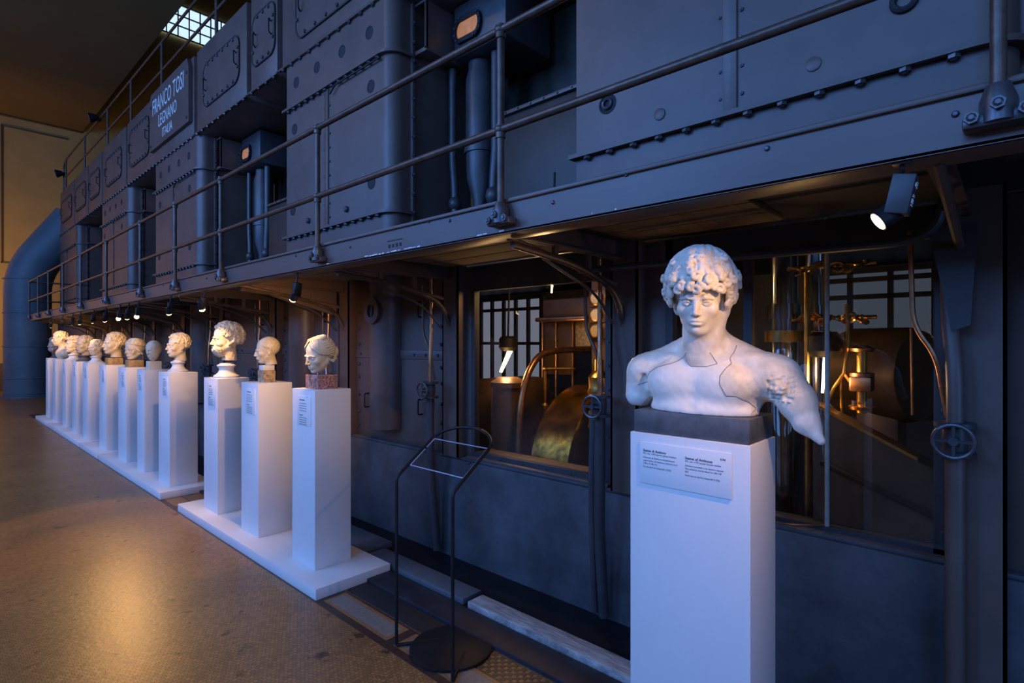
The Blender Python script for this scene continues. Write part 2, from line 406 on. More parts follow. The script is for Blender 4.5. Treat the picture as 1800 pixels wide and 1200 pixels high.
        for _ in range(relax):
            S = np.zeros_like(P); N = np.zeros(len(P))
            for e in range(4):
                np.add.at(S, Q[:, e], P[Q[:, (e + 1) % 4]]); np.add.at(N, Q[:, e], 1)
                np.add.at(S, Q[:, (e + 1) % 4], P[Q[:, e]]); np.add.at(N, Q[:, (e + 1) % 4], 1)
            P = P * 0.5 + 0.5 * S / np.maximum(N, 1)[:, None]
        me = bpy.data.meshes.new(name); me.from_pydata(P.tolist(), [], Q.tolist()); me.materials.append(m)
        me.polygons.foreach_set('use_smooth', [True] * len(me.polygons)); me.update()
        return me

def rotm(yaw=0, pitch=0, roll=0):
    """yaw about Z, then nod (pitch > 0 looks down), then tilt"""
    return np.array(Matrix.Rotation(yaw, 3, 'Z') @ Matrix.Rotation(pitch, 3, 'Y') @ Matrix.Rotation(roll, 3, 'X'))

HC, HR = np.array((-0.014, 0, 0.036)), np.array((0.104, 0.083, 0.096))
def on_skull(d, off=0.0):
    d = np.array(d, float); d /= np.linalg.norm(d); r = HR + off
    return HC + d / np.linalg.norm(d / r)
def pol(az, el): return np.array((cos(el) * cos(az), cos(el) * sin(az), sin(el)))

def carve_face(S, fine=True, ears=True, slim=1.0, mouth=True, deep=1.0):
    """life-size head, face towards +X, ears at +-Y, eyes a little below the origin"""
    S.ell((-0.014, 0, 0.034), (0.098, 0.076, 0.090), 0.01)
    S.ell((0.022, 0, -0.030), (0.068, 0.061 * slim, 0.088), 0.02)
    for sy in (1, -1): S.cap((-0.012, sy * 0.050 * slim, -0.048), (0.054, sy * 0.016, -0.096), 0.019, 0.016, 0.02)
    S.ell((0.064, 0, -0.096), (0.020, 0.021, 0.017), 0.012)
    for sy in (1, -1):
        S.ell((0.052, sy * 0.045 * slim, -0.028), (0.024, 0.020, 0.022), 0.015)       # cheekbone
        S.ell((0.090, sy * 0.031, -0.005), (0.016, 0.019, 0.0115 * deep), 0.008, cut=True)   # socket
        S.path([(0.087, sy * 0.008, 0.010), (0.087, sy * 0.026, 0.0155), (0.071, sy * 0.050, 0.009)], [0.0055, 0.0065, 0.005], 0.009)   # brow
        S.ell((0.0715, sy * 0.031, -0.006), (0.0125, 0.0145, 0.0115), 0.003)             # eyeball
        if fine:
            S.path([(0.0835, sy * 0.0165, -0.006), (0.0865, sy * 0.026, 0.0015), (0.0845, sy * 0.036, 0.001), (0.0755, sy * 0.047, -0.006)], [0.0022] * 4, 0.002)
            S.path([(0.0835, sy * 0.0165, -0.006), (0.0830, sy * 0.030, -0.0130), (0.0755, sy * 0.047, -0.006)], [0.0018] * 3, 0.002)
        if ears:
            S.ell((-0.012, sy * 0.073, -0.010), (0.017, 0.008, 0.030), 0.006)
            S.ell((-0.008, sy * 0.082, -0.006), (0.009, 0.006, 0.017), 0.004, cut=True)
            S.ell((-0.006, sy * 0.072, -0.034), (0.008, 0.007, 0.009), 0.005)
    S.path([(0.083, 0, 0.010), (0.095, 0, -0.012), (0.108, 0, -0.034)], [0.0085, 0.0080, 0.0095], 0.010)       # nose
    for sy in (1, -1): S.ell((0.098, sy * 0.0115, -0.0385), (0.010, 0.0065, 0.0065), 0.005)
    if mouth:
        S.ell((0.080, 0, -0.064), (0.014, 0.026, 0.018), 0.012)
        for sy in (1, -1): S.cap((0.0935, sy * 0.005, -0.0595), (0.082, sy * 0.0225, -0.0655), 0.0046, 0.0026, 0.004)
        S.ell((0.0895, 0, -0.0725), (0.0075, 0.0165, 0.0056), 0.004)
        S.path([(0.086, -0.024, -0.0665), (0.0985, 0, -0.0662), (0.086, 0.024, -0.0665)], [0.0011, 0.0018, 0.0011], 0.002, cut=True)
        S.ell((0.090, 0, -0.084), (0.010, 0.014, 0.0045), 0.006, cut=True)

def carve_neck(S, to=(-0.035, 0, -0.20), r0=0.050, r1=0.056): S.cap((-0.022, 0, -0.075), to, r0, r1, 0.02)
def curl_cap(S, n, seed, r=(0.010, 0.015), off=0.0, el_min=-0.5, face_z=0.42, face_az=0.95, dimple=True):
    rn = random.Random(seed); k = 0
    for i in range(n):
        z = 1 - (i + 0.5) / n * 1.55; az = i * 2.39996 + rn.uniform(-.2, .2)
        el = math.asin(max(-1, min(1, z))); d = pol(az, el); a = abs((az + pi) % (2 * pi) - pi)
        if el < el_min or (a < face_az and z < face_z) or (a < 1.75 and z < -0.05): continue
        q = rn.uniform(*r); p = on_skull(d, off + rn.uniform(-.002, .003))
        S.ell(p, (q, q, q), 0.004)
        if dimple:
            e = on_skull(d + np.array([rn.uniform(-.05, .05) for _ in range(3)]), off + q * 0.95); S.ell(e, (q * .38,) * 3, 0.002, cut=True)
def strands(S, n, e0, e1, r, az0=0.12, az1=2.9, dip=0.25, off=0.004, wob=0.0):
    for sy in (1, -1):
        for i in range(n):
            a = i / max(1, n - 1); pts = []
            for j in range(15):
                t = j / 14; az = az0 + (az1 - az0) * t
                el = (e0[0] + (e0[1] - e0[0]) * a) * (1 - t) + (e1[0] + (e1[1] - e1[0]) * a) * t - dip * sin(pi * t) * (1 - a * .6) + wob * sin(t * 16 + i)
                d = pol(az, el); pts.append(on_skull((d[0], sy * d[1], d[2]), off))
            S.path(pts, [r * min(1, 0.35 + j * 0.16) * (0.8 + 0.3 * sin(pi * min(1, j / 14 + .1))) for j in range(15)], 0.002)
def beard(S, n, seed, r=(0.010, 0.014)):
    rn = random.Random(seed)
    for i in range(n):
        az = rn.uniform(-1.15, 1.15); el = rn.uniform(-1.15, -0.30)
        if abs(az) < 0.32 and el > -0.55: continue
        p = np.array((0.016, 0, -0.045)) + pol(az, el) * np.array((0.082, 0.069, 0.086)); q = rn.uniform(*r)
        S.ell(p, (q, q, q), 0.004); S.ell(p + pol(az, el) * q * .95, (q * .35,) * 3, 0.002, cut=True)
    for sy in (1, -1): S.path([(0.098, sy * 0.003, -0.056), (0.088, sy * 0.024, -0.064), (0.074, sy * 0.034, -0.082)], [0.005, 0.006, 0.006], 0.003)
def curly_locks(S, seed, c0=(-0.30, 0.06, 0.92)):
    """thick S-shaped locks running down from the crown and hooking up at their ends"""
    global HC, HR
    keep = HC, HR; HC, HR = np.array((-0.020, 0, 0.046)), np.array((0.112, 0.099, 0.112))
    rn = random.Random(seed); c0 = np.array(c0) / np.linalg.norm(c0)
    S.ell((-0.038, 0, 0.046), (0.100, 0.092, 0.110), 0.006); S.ell((0.0, 0, 0.095), (0.085, 0.085, 0.062), 0.02)
    for layer, (n, off) in enumerate(((44, 0.001), (30, 0.006), (15, 0.008))):
        for i in range(n):
            az = 2 * pi * (i + rn.uniform(-.25, .25)) / n; a = abs((az + pi) % (2 * pi) - pi)
            el_end = 0.03 if a < 0.75 else max(-0.80, 0.03 - (a - 0.75) * 1.05)
            el_end += (0, 0.34, 0.72)[layer] + rn.uniform(-.12, .13)
            e = pol(az, el_end); ph = rn.uniform(0, 6.3); amp = rn.uniform(.08, .17); pts = []; rs = []
            tan = np.cross(c0, e); tan /= np.linalg.norm(tan) + 1e-9; m = 13
            for j in range(m):
                t = 0.10 + 0.90 * j / (m - 1)
                d = c0 * (1 - t) + e * t; d /= np.linalg.norm(d)
                d = d + tan * amp * sin(ph + t * 6.0) * t
                pts.append(on_skull(d, off + 0.010 * t * t)); rs.append(0.0062 + 0.0056 * sin(pi * min(1, t * 0.95)))
            end = pts[-1]; nrm = (end - HC); nrm /= np.linalg.norm(nrm); dn = pts[-1] - pts[-2]; dn /= np.linalg.norm(dn); sg = rn.choice((-1, 1)); lat = np.cross(nrm, dn) * sg
            R = rn.uniform(.008, .013)
            for q in range(1, 9):
                th = q * 0.66; pts.append(end + lat * R * (1 - cos(th)) * (1 - q * .05) + dn * R * sin(th) + nrm * 0.0012 * q); rs.append(0.0086 - 0.0005 * q)
            S.path(pts, rs, 0.0028)
    HC, HR = keep
# ------------------------------------------------------------------ the hall
def struct(name, mb, m, **k):
    o = mb.obj(name, m, **k); o['kind'] = 'structure'; return o
struct('floor', MB().box((-7.4, -7, -0.12), (11.5, 24.5, 0)), M['floor'])
struct('wall_far', MB().box((-7.4, 24.5, -0.12), (11.5, 24.7, 16.2)), M['plaster'])
struct('wall_left', MB().box((-7.6, -7, -0.12), (-7.4, 24.7, 9.3)), M['plaster'])
struct('wall_back', MB().box((-7.6, -7.2, -0.12), (11.5, -7, 16.2)), M['plaster'])
struct('wall_right', MB().box((11.5, -7.2, -0.12), (11.7, 24.7, 16.2)), M['plaster'])
c = MB().box((-7.6, -7.2, 9.1), (4.0, 24.6, 9.3)); c.box((3.8, -7.2, 9.3), (4.0, 24.6, 16.2)); c.box((3.8, -7.2, 16.2), (11.7, 24.7, 16.4))
struct('ceiling', c, M['ceiling'])
t = MB().box((-7.4, 24.44, 9.04), (4.0, 24.5, 9.10), 0.02); t.box((1.86, 24.46, 8.70), (3.6, 24.5, 8.745), 0.01); t.box((1.86, 24.46, 4.2), (3.6, 24.5, 4.25), 0.01)
for x in (-5.6, -1.6, 1.86): t.box((x, 24.46, 4.2), (x + 0.05, 24.5, 8.745), 0.01)
struct('trim_1', t, M['plaster_trim'])
struct('trim_2', MB().box((-7.4, 24.42, 0), (11.5, 24.5, 0.9), 0.02), M['plaster_trim'])
# skylight window in the end wall of the raised roof
def window(name, pane_m, frame_m, bars, pane, **k):
    o = struct(name, pane, pane_m); f = bars.obj('window_frame', frame_m, o); return o
p = MB().box((6.2, 24.42, 13.72), (11.0, 24.44, 14.98)); b = MB()
for i in range(13): x = 6.2 + i * 0.4; b.box((x - 0.018, 24.36, 13.72), (x + 0.018, 24.42, 14.98))
for z in (13.72, 14.14, 14.56, 14.98): b.box((6.2, 24.36, z - 0.018), (11.0, 24.42, z + 0.018))
window('window_1', M['sky_pane'], M['black'], b, p)
# tall windows of the side wall behind the viewer's left shoulder; the daylight comes through them
for i, (yc, ww) in enumerate(SIDE_WIN):
    p = MB().box((-7.39, yc - ww / 2, 3.6), (-7.37, yc + ww / 2, 8.2)); b = MB()
    for j in range(5): y = yc - ww / 2 + ww * j / 4; b.box((-7.12, y - 0.03, 3.6), (-7.06, y + 0.03, 8.2))
    for j in range(6): z = 3.6 + j * 0.92; b.box((-7.12, yc - ww / 2, z - 0.03), (-7.06, yc + ww / 2, z + 0.03))
    for y in (yc - ww / 2 - 0.06, yc + ww / 2): b.box((-7.4, y, 3.54), (-7.05, y + 0.06, 8.26))
    for z in (3.54, 8.2): b.box((-7.4, yc - ww / 2, z), (-7.05, yc + ww / 2, z + 0.06))
    window('window_%d' % (i + 4), M['dusk_pane'], M['black'], b, p)
p = MB().box((-4.1, -6.99, 0.5), (0.9, -6.97, 3.3)); b = MB()
for j in range(7): b.box((-4.13 + j * 0.833, -6.72, 0.5), (-4.07 + j * 0.833, -6.66, 3.3))
for j in range(4): b.box((-4.1, -6.72, 0.47 + j * 0.933), (0.9, -6.66, 0.53 + j * 0.933))
window('window_9', M['dusk_pane'], M['black'], b, p)  # added window, only there to send blue fill onto the pedestal sides
# back wall of the engine room with its two steel-framed windows
struct('wall_inner', MB().box((6.0, -3, 0), (6.12, 9, 2.6)), M['steel_dark'])
def back_window(name, y0, y1, z0, z1, ny, zs):
    p = MB().box((5.975, y0, z0), (5.985, y1, z1)); b = MB()
    for j in range(ny + 1): y = y0 + (y1 - y0) * j / ny; b.box((5.93, y - 0.022, z0), (5.975, y + 0.022, z1))
    for z in zs: b.box((5.93, y0, z - 0.022), (5.975, y1, z + 0.022))
    window(name, M['dusk_pane' if name == 'window_3' else 'dim_pane'], M['black'], b, p)
back_window('window_2', 0.50, 1.45, 0.95, 2.26, 3, (0.95, 1.55, 2.02, 2.18, 2.26))
back_window('window_3', 4.90, 6.60, 0.82, 2.24, 7, (0.82, 1.58, 2.08, 2.24))

# floor inlays along the foot of the engine
def inlay(name, m, x0, x1, y0, y1, z1): return struct(name, MB().box((x0, y0, -0.02), (x1, y1, z1)), m)
inlay('trim_3', M['tile_dark'], 1.655, 1.865, -3, 16, 0.0012)
b = MB()
for y0, y1 in ((2.475, 3.14), (1.30, 2.41), (-0.6, 1.2), (6.0, 6.35), (9.0, 9.3)): b.box((1.70, y0, -0.02), (1.85, y1, 0.0020))
struct('trim_4', b, M['tile_orange'])
b = MB()
for y0, y1 in ((2.50, 3.12), (1.32, 2.38), (-0.5, 1.1)): b.box((1.722, y0, -0.02), (1.826, y1, 0.0027))
struct('trim_5', b, M['tile_grey'])
b = MB()
for i in range(56):
    for j in range(6):
        if (i + j) % 2 == 0: b.box((1.87 + j * 0.024, 0.62 + i * 0.024, -0.02), (1.894 + j * 0.024, 0.644 + i * 0.024, 0.0022))
struct('trim_6', b, M['tile_dark'])
struct('trim_7', MB().box((2.03, -3, -0.02), (2.215, 16, 0.022), 0.004), M['kerb'])
struct('trim_8', MB().box((2.215, -3, -0.02), (2.72, 16, 0.006)), M['black'])
o = MB().box((1.872, 1.98, 0), (2.026, 3.16, 0.006), 0.002).obj('floor_mat', M['mat_black'])
props(o, 'thin black mat on the floor behind the round stand base', 'mat')
def single(name, mb, m, label, cat, group=None): return props(mb.obj(name, m), label, cat, group)
single('worn_bar', MB().box((2.226, 0.2, 0.006), (2.352, 2.405, 0.05), 0.006), M['worn_bar'], 'long pale scuffed bar lying at the foot of the engine behind the stand', 'bar')
single('floor_plate', MB().box((2.236, 2.455, 0.006), (2.392, 3.50, 0.045), 0.004), M['grey_plate'], 'smooth grey floor plate beyond the end of the pale scuffed bar', 'plate')
single('floor_plate', MB().box((2.236, 3.56, 0.006), (2.50, 5.2, 0.05), 0.004), M['grey_plate'], 'pale grey floor plate half hidden behind the nearest pedestal of the row', 'plate')

# ------------------------------------------------------------------ flue duct at the far end
d = thing('flue_duct', 'big round blue grey duct rising at the far left end and bending to the engine', 'duct', (2.2, 21.25, 0))
MB().tube(bend([(0, 0, 0.0), (0, 0, 3.65), (1.05, -0.35, 5.30)], 0.6, 10), 0.54, 36).obj('pipe', M['duct'], d)
for z in (0.12, 0.56, 1.47, 2.44, 3.42): MB().lathe([(0.542, -0.02), (0.560, -0.015), (0.560, 0.015), (0.542, 0.02)], (0, 0, z), 36).obj('band', M['duct'], d)
MB().lathe([(0.62, 0), (0.62, 0.05), (0.54, 0.06)], n=36).obj('base_flange', M['duct'], d)
# ------------------------------------------------------------------ upper engine: frame columns
EX = 2.8                                                # plane of the column fronts
def ledge_strip(t, y0, y1, z, n, x=0.0, deep=0.045):
    MB().box((x - deep, y0, z), (x + 0.02, y1, z + 0.028), 0.006).obj('ledge', M['steel'], t)
    bolts(t, [(x - deep * 0.45, y0 + (y1 - y0) * (i + 0.5) / n, z) for i in range(n)], rot=DOWN, s=1.0)
def column(y0, y1, label, n_ledge, seam, holes, big=1):
    """hollow cast column: flat front, rounded near corner, flange with bolts on its near side"""
    L = y1 - y0; t = thing('engine_column', label, 'engine column', (EX, y0, 0), group='cast columns of the engine')
    R = 0.13; plan = [V(0.95, 0.0, 2.33)] + [V(x, y, 2.33) for x, y in [(R - R * sin(a), R - R * cos(a)) for a in [pi / 2 * i / 8 for i in range(9)]]][0:0]
    plan = [V(0.95, 0, 2.33)] + [V(R - R * sin(pi / 2 * i / 8), R - R * cos(pi / 2 * i / 8), 2.33) for i in range(9)] + [V(0, L, 2.33), V(0.95, L, 2.33)]
    MB().prism(plan, (0, 0, 2.33)).obj('body', M['steel'], t, ang=30)
    MB().box((0.20, -0.035, 2.34), (0.235, 0.01, 4.64), 0.004).obj('flange', M['steel'], t)
    bolts(t, [(0.215, -0.035, 2.42 + i * 0.17) for i in range(13)], rot=(0, 0, radians(90)), s=1.4)
    for z, nm in ((2.74, 'ledge'), (4.15, 'ledge')):
        b = MB(); w0 = -0.045
        pl = [V(0.2, -0.045, z), V(R - (R + .045) * sin(0.3), R - (R + .045) * cos(0.3), z)] + [V(R - (R + .045) * sin(pi / 2 * i / 6), R - (R + .045) * cos(pi / 2 * i / 6), z) for i in range(2, 7)] + [V(-0.045, L + 0.03, z), V(0.02, L + 0.03, z), V(0.02, R, z), V(0.2, 0.02, z)]
        b.prism(pl, (0, 0, 0.026)).obj('ledge', M['steel'], t, ang=20)
        bolts(t, [(-0.018, R + (L - R) * (i + 0.4) / n_ledge, z) for i in range(n_ledge)], rot=DOWN, s=1.45)
    if seam is not None:
        s = seam - y0
        MB().box((-0.014, s - 0.035, 2.77), (0.01, s + 0.035, 4.14), 0.003).obj('seam_strip', M['steel'], t)
        bolts(t, [(0.0, s - 0.055, 2.85 + i * 0.14) for i in range(10)], s=0.75)
        if big: bolts(t, [(0.0, s + 0.055, 2.85 + i * 0.14) for i in range(10)], s=0.6)
    for y, z in holes:
        MB().lathe([(0.060, -0.002), (0.060, 0.003), (0.050, 0.005), (0.046, 0.001), (0.0, 0.001)], (0, y - y0, z), 20, (-1, 0, 0)).obj('plug', M['hole'], t)
    MB().tube([(-0.03, R, 4.12), (-0.03, L * 0.45, 4.12), (-0.03, L * 0.5, 4.06)], 0.009, 6).obj('cable', M['black'], t)
    return t
hz2 = lambda a: [(5.762 + a, 4.43), (5.311 + a, 4.44), (4.819 + a, 4.43), (4.343 + a, 4.43), (5.802 + a, 3.93), (4.316 + a, 3.93), (5.842 + a, 3.05), (4.306 + a, 3.05)]
c1 = column(-0.02, 2.02, 'nearest and largest engine column above the antique bust, cut off by the photo top', 12, 1.06, [(1.792, 3.026)])
for y, z in ((1.451, 2.868), (0.679, 2.882)): MB().lathe([(0.034, 0), (0.033, 0.006), (0.028, 0.008), (0, 0.008)], (0, y + 0.02, z), 18, (-1, 0, 0)).obj('cover_disc', M['steel'], c1)
MB().torus((-0.008, 0.356, 3.03), (1, 0, 0), 0.040, 0.014, 20, 8).obj('ring', M['hole'], c1)
MB().torus((-0.008, 1.812, 3.026), (1, 0, 0), 0.028, 0.010, 20, 8).obj('ring', M['bolt'], c1)
c2 = column(4.00, 5.99, 'second engine column from the right, with round dark plugs in a row', 14, 5.10, hz2(0))
for y, z in ((4.725, 2.876), (5.481, 2.88)): MB().lathe([(0.03, 0), (0.03, 0.02), (0.02, 0.03), (0, 0.03)], (0, y - 4.0, z), 14, (-1, 0, 0)).obj('cover_disc', M['bolt'], c2)
column(8.80, 10.94, 'third engine column from the right, below the lettered name plate', 14, 10.0, hz2(4.9))
column(12.74, 14.98, 'fourth engine column from the right, above the middle of the bust row', 12, 13.95, [(y + 8.95, z) for y, z in hz2(0)[:6]])
column(17.90, 20.30, 'farthest engine column beside the flue duct', 12, 19.2, [])

# ------------------------------------------------------------------ gaps between the columns
def gap(y0, y1, where, full=True):
    """cylinder, pipes, sight-glass box and bracket shelves inside one gap"""
    W = y1 - y0
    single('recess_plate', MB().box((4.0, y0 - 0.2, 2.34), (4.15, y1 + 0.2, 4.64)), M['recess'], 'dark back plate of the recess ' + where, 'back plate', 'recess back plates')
    t = thing('sight_glass_box', 'box with an orange oval glass ' + where, 'sight glass box', (3.3, y1 - 0.45, 4.38), group='orange sight glass boxes')
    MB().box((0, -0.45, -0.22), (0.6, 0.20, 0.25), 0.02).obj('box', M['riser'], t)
    n = 20; ov = lambda a, b, x: [V(x, a * cos(2 * pi * i / n) + (0.09 if cos(2 * pi * i / n) > 0 else -0.09), b * sin(2 * pi * i / n)) for i in range(n)]
    MB().frame(ov(0.085, 0.118, -0.03), ov(0.052, 0.076, -0.03), (0.035, 0, 0)).obj('oval_rim', M['black'], t)
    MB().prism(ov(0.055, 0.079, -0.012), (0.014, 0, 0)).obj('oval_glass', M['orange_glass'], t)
    bolts(t, [(-0.03, (0.068) * cos(a) + (0.09 if cos(a) > 0 else -0.09), 0.103 * sin(a)) for a in [2 * pi * (i + .5) / 10 for i in range(10)]], s=0.7)
    # big riser pipe with a thinner one beside it
    yc = y0 + W * 0.80
    t = thing('riser_pipe', 'thick riser pipe in the recess ' + where, 'pipe', (3.5, yc, 2.34), group='thick riser pipes in the recesses')
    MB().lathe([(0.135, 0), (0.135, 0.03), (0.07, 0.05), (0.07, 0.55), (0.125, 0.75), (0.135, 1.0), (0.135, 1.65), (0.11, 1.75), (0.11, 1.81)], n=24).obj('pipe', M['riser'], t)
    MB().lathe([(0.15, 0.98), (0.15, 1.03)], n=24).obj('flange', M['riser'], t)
    for k, (dx, dy, r) in enumerate(((-0.10, 0.24, 0.036), (-0.05, -0.22, 0.045))):
        t = thing('slim_pipe', 'slim pipe %s of the riser ' % (('left', 'right')[k]) + where, 'pipe', (3.5 + dx, yc + dy, 2.34), group='slim pipes in the recesses')
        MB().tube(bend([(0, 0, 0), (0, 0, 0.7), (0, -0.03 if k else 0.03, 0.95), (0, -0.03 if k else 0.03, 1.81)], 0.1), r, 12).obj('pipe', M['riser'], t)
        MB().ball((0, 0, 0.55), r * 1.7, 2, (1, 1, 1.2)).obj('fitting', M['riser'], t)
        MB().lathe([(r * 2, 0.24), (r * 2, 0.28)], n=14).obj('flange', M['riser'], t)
    if full:
        t = thing('lower_box', 'low box with a riveted rim ' + where, 'box', (3.2, y0 + 0.1, 2.34), group='low steel boxes in the recesses')
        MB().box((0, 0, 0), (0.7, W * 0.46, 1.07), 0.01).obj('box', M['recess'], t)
        MB().box((-0.03, 0, 1.07), (0.7, W * 0.46, 1.10), 0.004).obj('rim', M['steel'], t)
        bolts(t, [(-0.03, 0.08 + i * 0.13, 1.085) for i in range(int(W * 0.46 / 0.13))], s=0.6)
    # bracket shelves against the columns on both sides
    for side, yy in (('near', y0 + 0.02), ('far', y1 - 0.05)):
        t = thing('bracket_shelf', 'open bracket shelf on the %s side ' % side + where, 'bracket', (3.02, yy, 4.18), group='bracket shelves between the columns')
        s = 1 if side == 'near' else -1
        MB().box((0, 0, -0.015), (0.5, s * 0.16, 0.0), 0.002).obj('shelf', M['steel'], t)
        MB().box((0, 0, 0.0), (0.02, s * 0.16, 0.02), 0.002).obj('front_lip', M['steel'], t)
        MB().prism([V(0.0, s * 0.148, 0), V(0.0, s * 0.148, 0.42), V(0.5, s * 0.148, 0.42), V(0.5, s * 0.148, 0)], (0, s * 0.012, 0)).obj('gusset', M['steel'], t)
        MB().box((0, 0, 0.42), (0.02, s * 0.16, 0.44), 0.002).obj('top_bar', M['steel'], t)
        MB().box((0, s * 0.135, -0.0), (0.022, s * 0.16, 0.42), 0.002).obj('upright', M['steel'], t)
gap(2.02, 4.00, 'between the two nearest engine columns')
gap(5.99, 8.80, 'between the second and third engine columns')
gap(10.94, 12.74, 'between the third and fourth engine columns')
gap(14.98, 17.90, 'between the fourth and farthest engine columns', False)
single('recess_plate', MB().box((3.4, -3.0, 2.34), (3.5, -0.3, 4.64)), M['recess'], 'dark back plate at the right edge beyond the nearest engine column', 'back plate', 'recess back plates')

# ------------------------------------------------------------------ upper engine: casing sections with hatches
ZB, ZT = 4.66, 5.88
def hatch(t, Y, y0, y1, z0, z1, r=0.16, nb=5):
    h = MB().prism(rrect(-0.012, y0 - Y, y1 - Y, z0, z1, r), (0.02, 0, 0)).obj('hatch', M['steel'], t)
    MB().frame(rrect(-0.017, y0 - Y - .006, y1 - Y + .006, z0 - .006, z1 + .006, r), rrect(-0.017, y0 - Y + .012, y1 - Y - .012, z0 + .012, z1 - .012, r - .01), (0.008, 0, 0)).obj('shadow_line', M['hole'], h)  # dark frame paints the shadow line round the hatch
    pts = []
    for i in range(nb):
        f = (i + 0.5) / nb
        pts += [(-0.012, y0 - Y + r * .6 + (y1 - y0 - r * 1.2) * f, z0 + 0.04), (-0.012, y0 - Y + r * .6 + (y1 - y0 - r * 1.2) * f, z1 - 0.04)]
    for f in (0.3, 0.7): pts += [(-0.012, y0 - Y + 0.04, z0 + (z1 - z0) * f), (-0.012, y1 - Y - 0.04, z0 + (z1 - z0) * f)]
    bolts(h, pts, s=1.3)
    for yy in (y0 + 0.10, y1 - 0.10):
        zc = (z0 + z1) / 2
        MB().tube(bend([(-0.012, yy - Y, zc - 0.075), (-0.06, yy - Y - .05, zc - 0.075), (-0.06, yy - Y - .05, zc + 0.075), (-0.012, yy - Y, zc + 0.075)], 0.015, 3), 0.008, 6).obj('handle', M['black'], h)
def section(y0, y1, label, hatches):
    t = thing('casing_section', label, 'engine casing', (EX, y0, 0), group='casing sections along the engine top')
    L = y1 - y0
    MB().box((0, 0.045, ZB), (1.9, L - 0.045, ZT), 0.012).obj('casing', M['steel'], t)
    MB().box((-0.03, 0.0, ZB), (0.0, L, ZB + 0.022), 0.004).obj('bottom_ledge', M['steel'], t)
    n = max(3, int(L / 0.19)); bolts(t, [(-0.012, (i + .5) * L / n, ZB) for i in range(n)], rot=DOWN, s=1.5)
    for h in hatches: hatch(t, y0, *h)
    return t
section(2.0, 6.15, 'engine casing panel at the top nearest the viewer, above the second column', [(4.45, 5.75, 4.86, 5.60)])
section(6.19, 7.01, 'narrow engine casing panel at the top with one small hatch', [(6.27, 6.90, 4.95, 5.57, 0.14, 3)])
section(7.05, 8.94, 'engine casing panel just right of the lettered name plate', [(7.30, 8.60, 4.95, 5.57, 0.17, 6)])
s4 = section(8.98, 12.88, 'long engine casing panel that carries the lettered name plate', [(11.32, 12.62, 4.95, 5.66, 0.17, 6)])
section(12.92, 14.98, 'first engine casing panel left of the name plate section', [(13.25, 14.6, 4.95, 5.57, 0.17, 6)])
section(15.02, 16.46, 'second engine casing panel left of the name plate section', [(15.2, 16.25, 4.95, 5.57, 0.17, 5)])
section(16.50, 18.15, 'third engine casing panel left of the name plate section', [(16.7, 17.95, 4.95, 5.57, 0.17, 5)])
section(18.19, 20.30, 'farthest engine casing panel where the flue duct joins', [(18.5, 20.0, 4.95, 5.57, 0.17, 5)])
# name plate
t = thing('name_plate', 'raised steel name plate with pale lettering on the engine casing', 'name plate', (EX - 0.055, 10.09, 5.40))
pl = [V(0, -1.01, -0.50), V(0, 1.01, -0.50), V(0, 1.01, 0.33), V(0, 0.93, 0.47), V(0, -0.93, 0.47), V(0, -1.01, 0.33)]
MB().prism(pl, (0.05, 0, 0)).obj('plate', M['steel'], t)
M['letter'] = mat('pale_letter_paint', (0.62, 0.66, 0.66), 0.5, 0.0, 0.08, 20)
def letters(s, size, zc, width):
    me = text_mesh([(s, 0, 0, size, False)], 'lettering'); xs = [v.co.y for v in me.vertices]; zs = [v.co.z for v in me.vertices]
    k = width / (max(xs) - min(xs)); my = (max(xs) + min(xs)) / 2; mz = (max(zs) + min(zs)) / 2
    for v in me.vertices: v.co = Vector((v.co.x * 12 - 0.004, (v.co.y - my) * k, (v.co.z - mz) + zc))
    me.materials.append(M['letter']); inst('lettering', me, t, (0, 0, 0))
letters('FRANCO TOSI', 0.38, 0.20, 1.60); letters('LEGNANO', 0.29, -0.10, 0.94); letters('ITALIA', 0.21, -0.345, 0.52)
bolts(t, [(0, y, z) for y in (-0.93, 0.93) for z in (-0.42, 0.25)], s=1.2)
# railing on top of the engine with two small floodlights
t = thing('upper_railing', 'thin dark railing along the top of the engine against the ochre wall', 'railing', (2.92, 0, ZT))
for y in (6.2, 8.46, 11.05, 13.1, 15.1, 17.6, 20.2): MB().cyl((0, y, 0), (0, y, 1.0), 0.024, n=10).obj('post', M['rail'], t)
for z in (1.0, 0.5): MB().cyl((0, 4.5, z), (0, 20.2, z), 0.021, n=10).obj('rail', M['rail'], t)
MB().tube(bend([(0, 20.2, 1.0), (0, 20.55, 0.9), (0, 20.6, 0.1)], 0.2), 0.02, 8).obj('end_loop', M['rail'], t)
for y, z, lab in ((15.9, 0.98, 'small dark floodlight clamped to the middle of the upper railing'), (20.45, 0.62, 'small dark floodlight at the far end of the upper railing')):
    f = thing('floodlight', lab, 'floodlight', (2.92, y, ZT + z))
    MB().lathe([(0.06, -0.03), (0.11, 0.10), (0.11, 0.13), (0.08, 0.13)], (-0.07, 0, 0.02), 18, (-0.9, 0.25, -0.25)).obj('head', M['black'], f)
    MB().cyl((-0.176, 0.03, -0.01), (-0.197, 0.036, -0.016), 0.095, n=18).obj('lens', M['duct'], f)
    MB().box((-0.10, -0.03, -0.05), (0.03, 0.03, 0.05), 0.005).obj('clamp', M['black'], f)
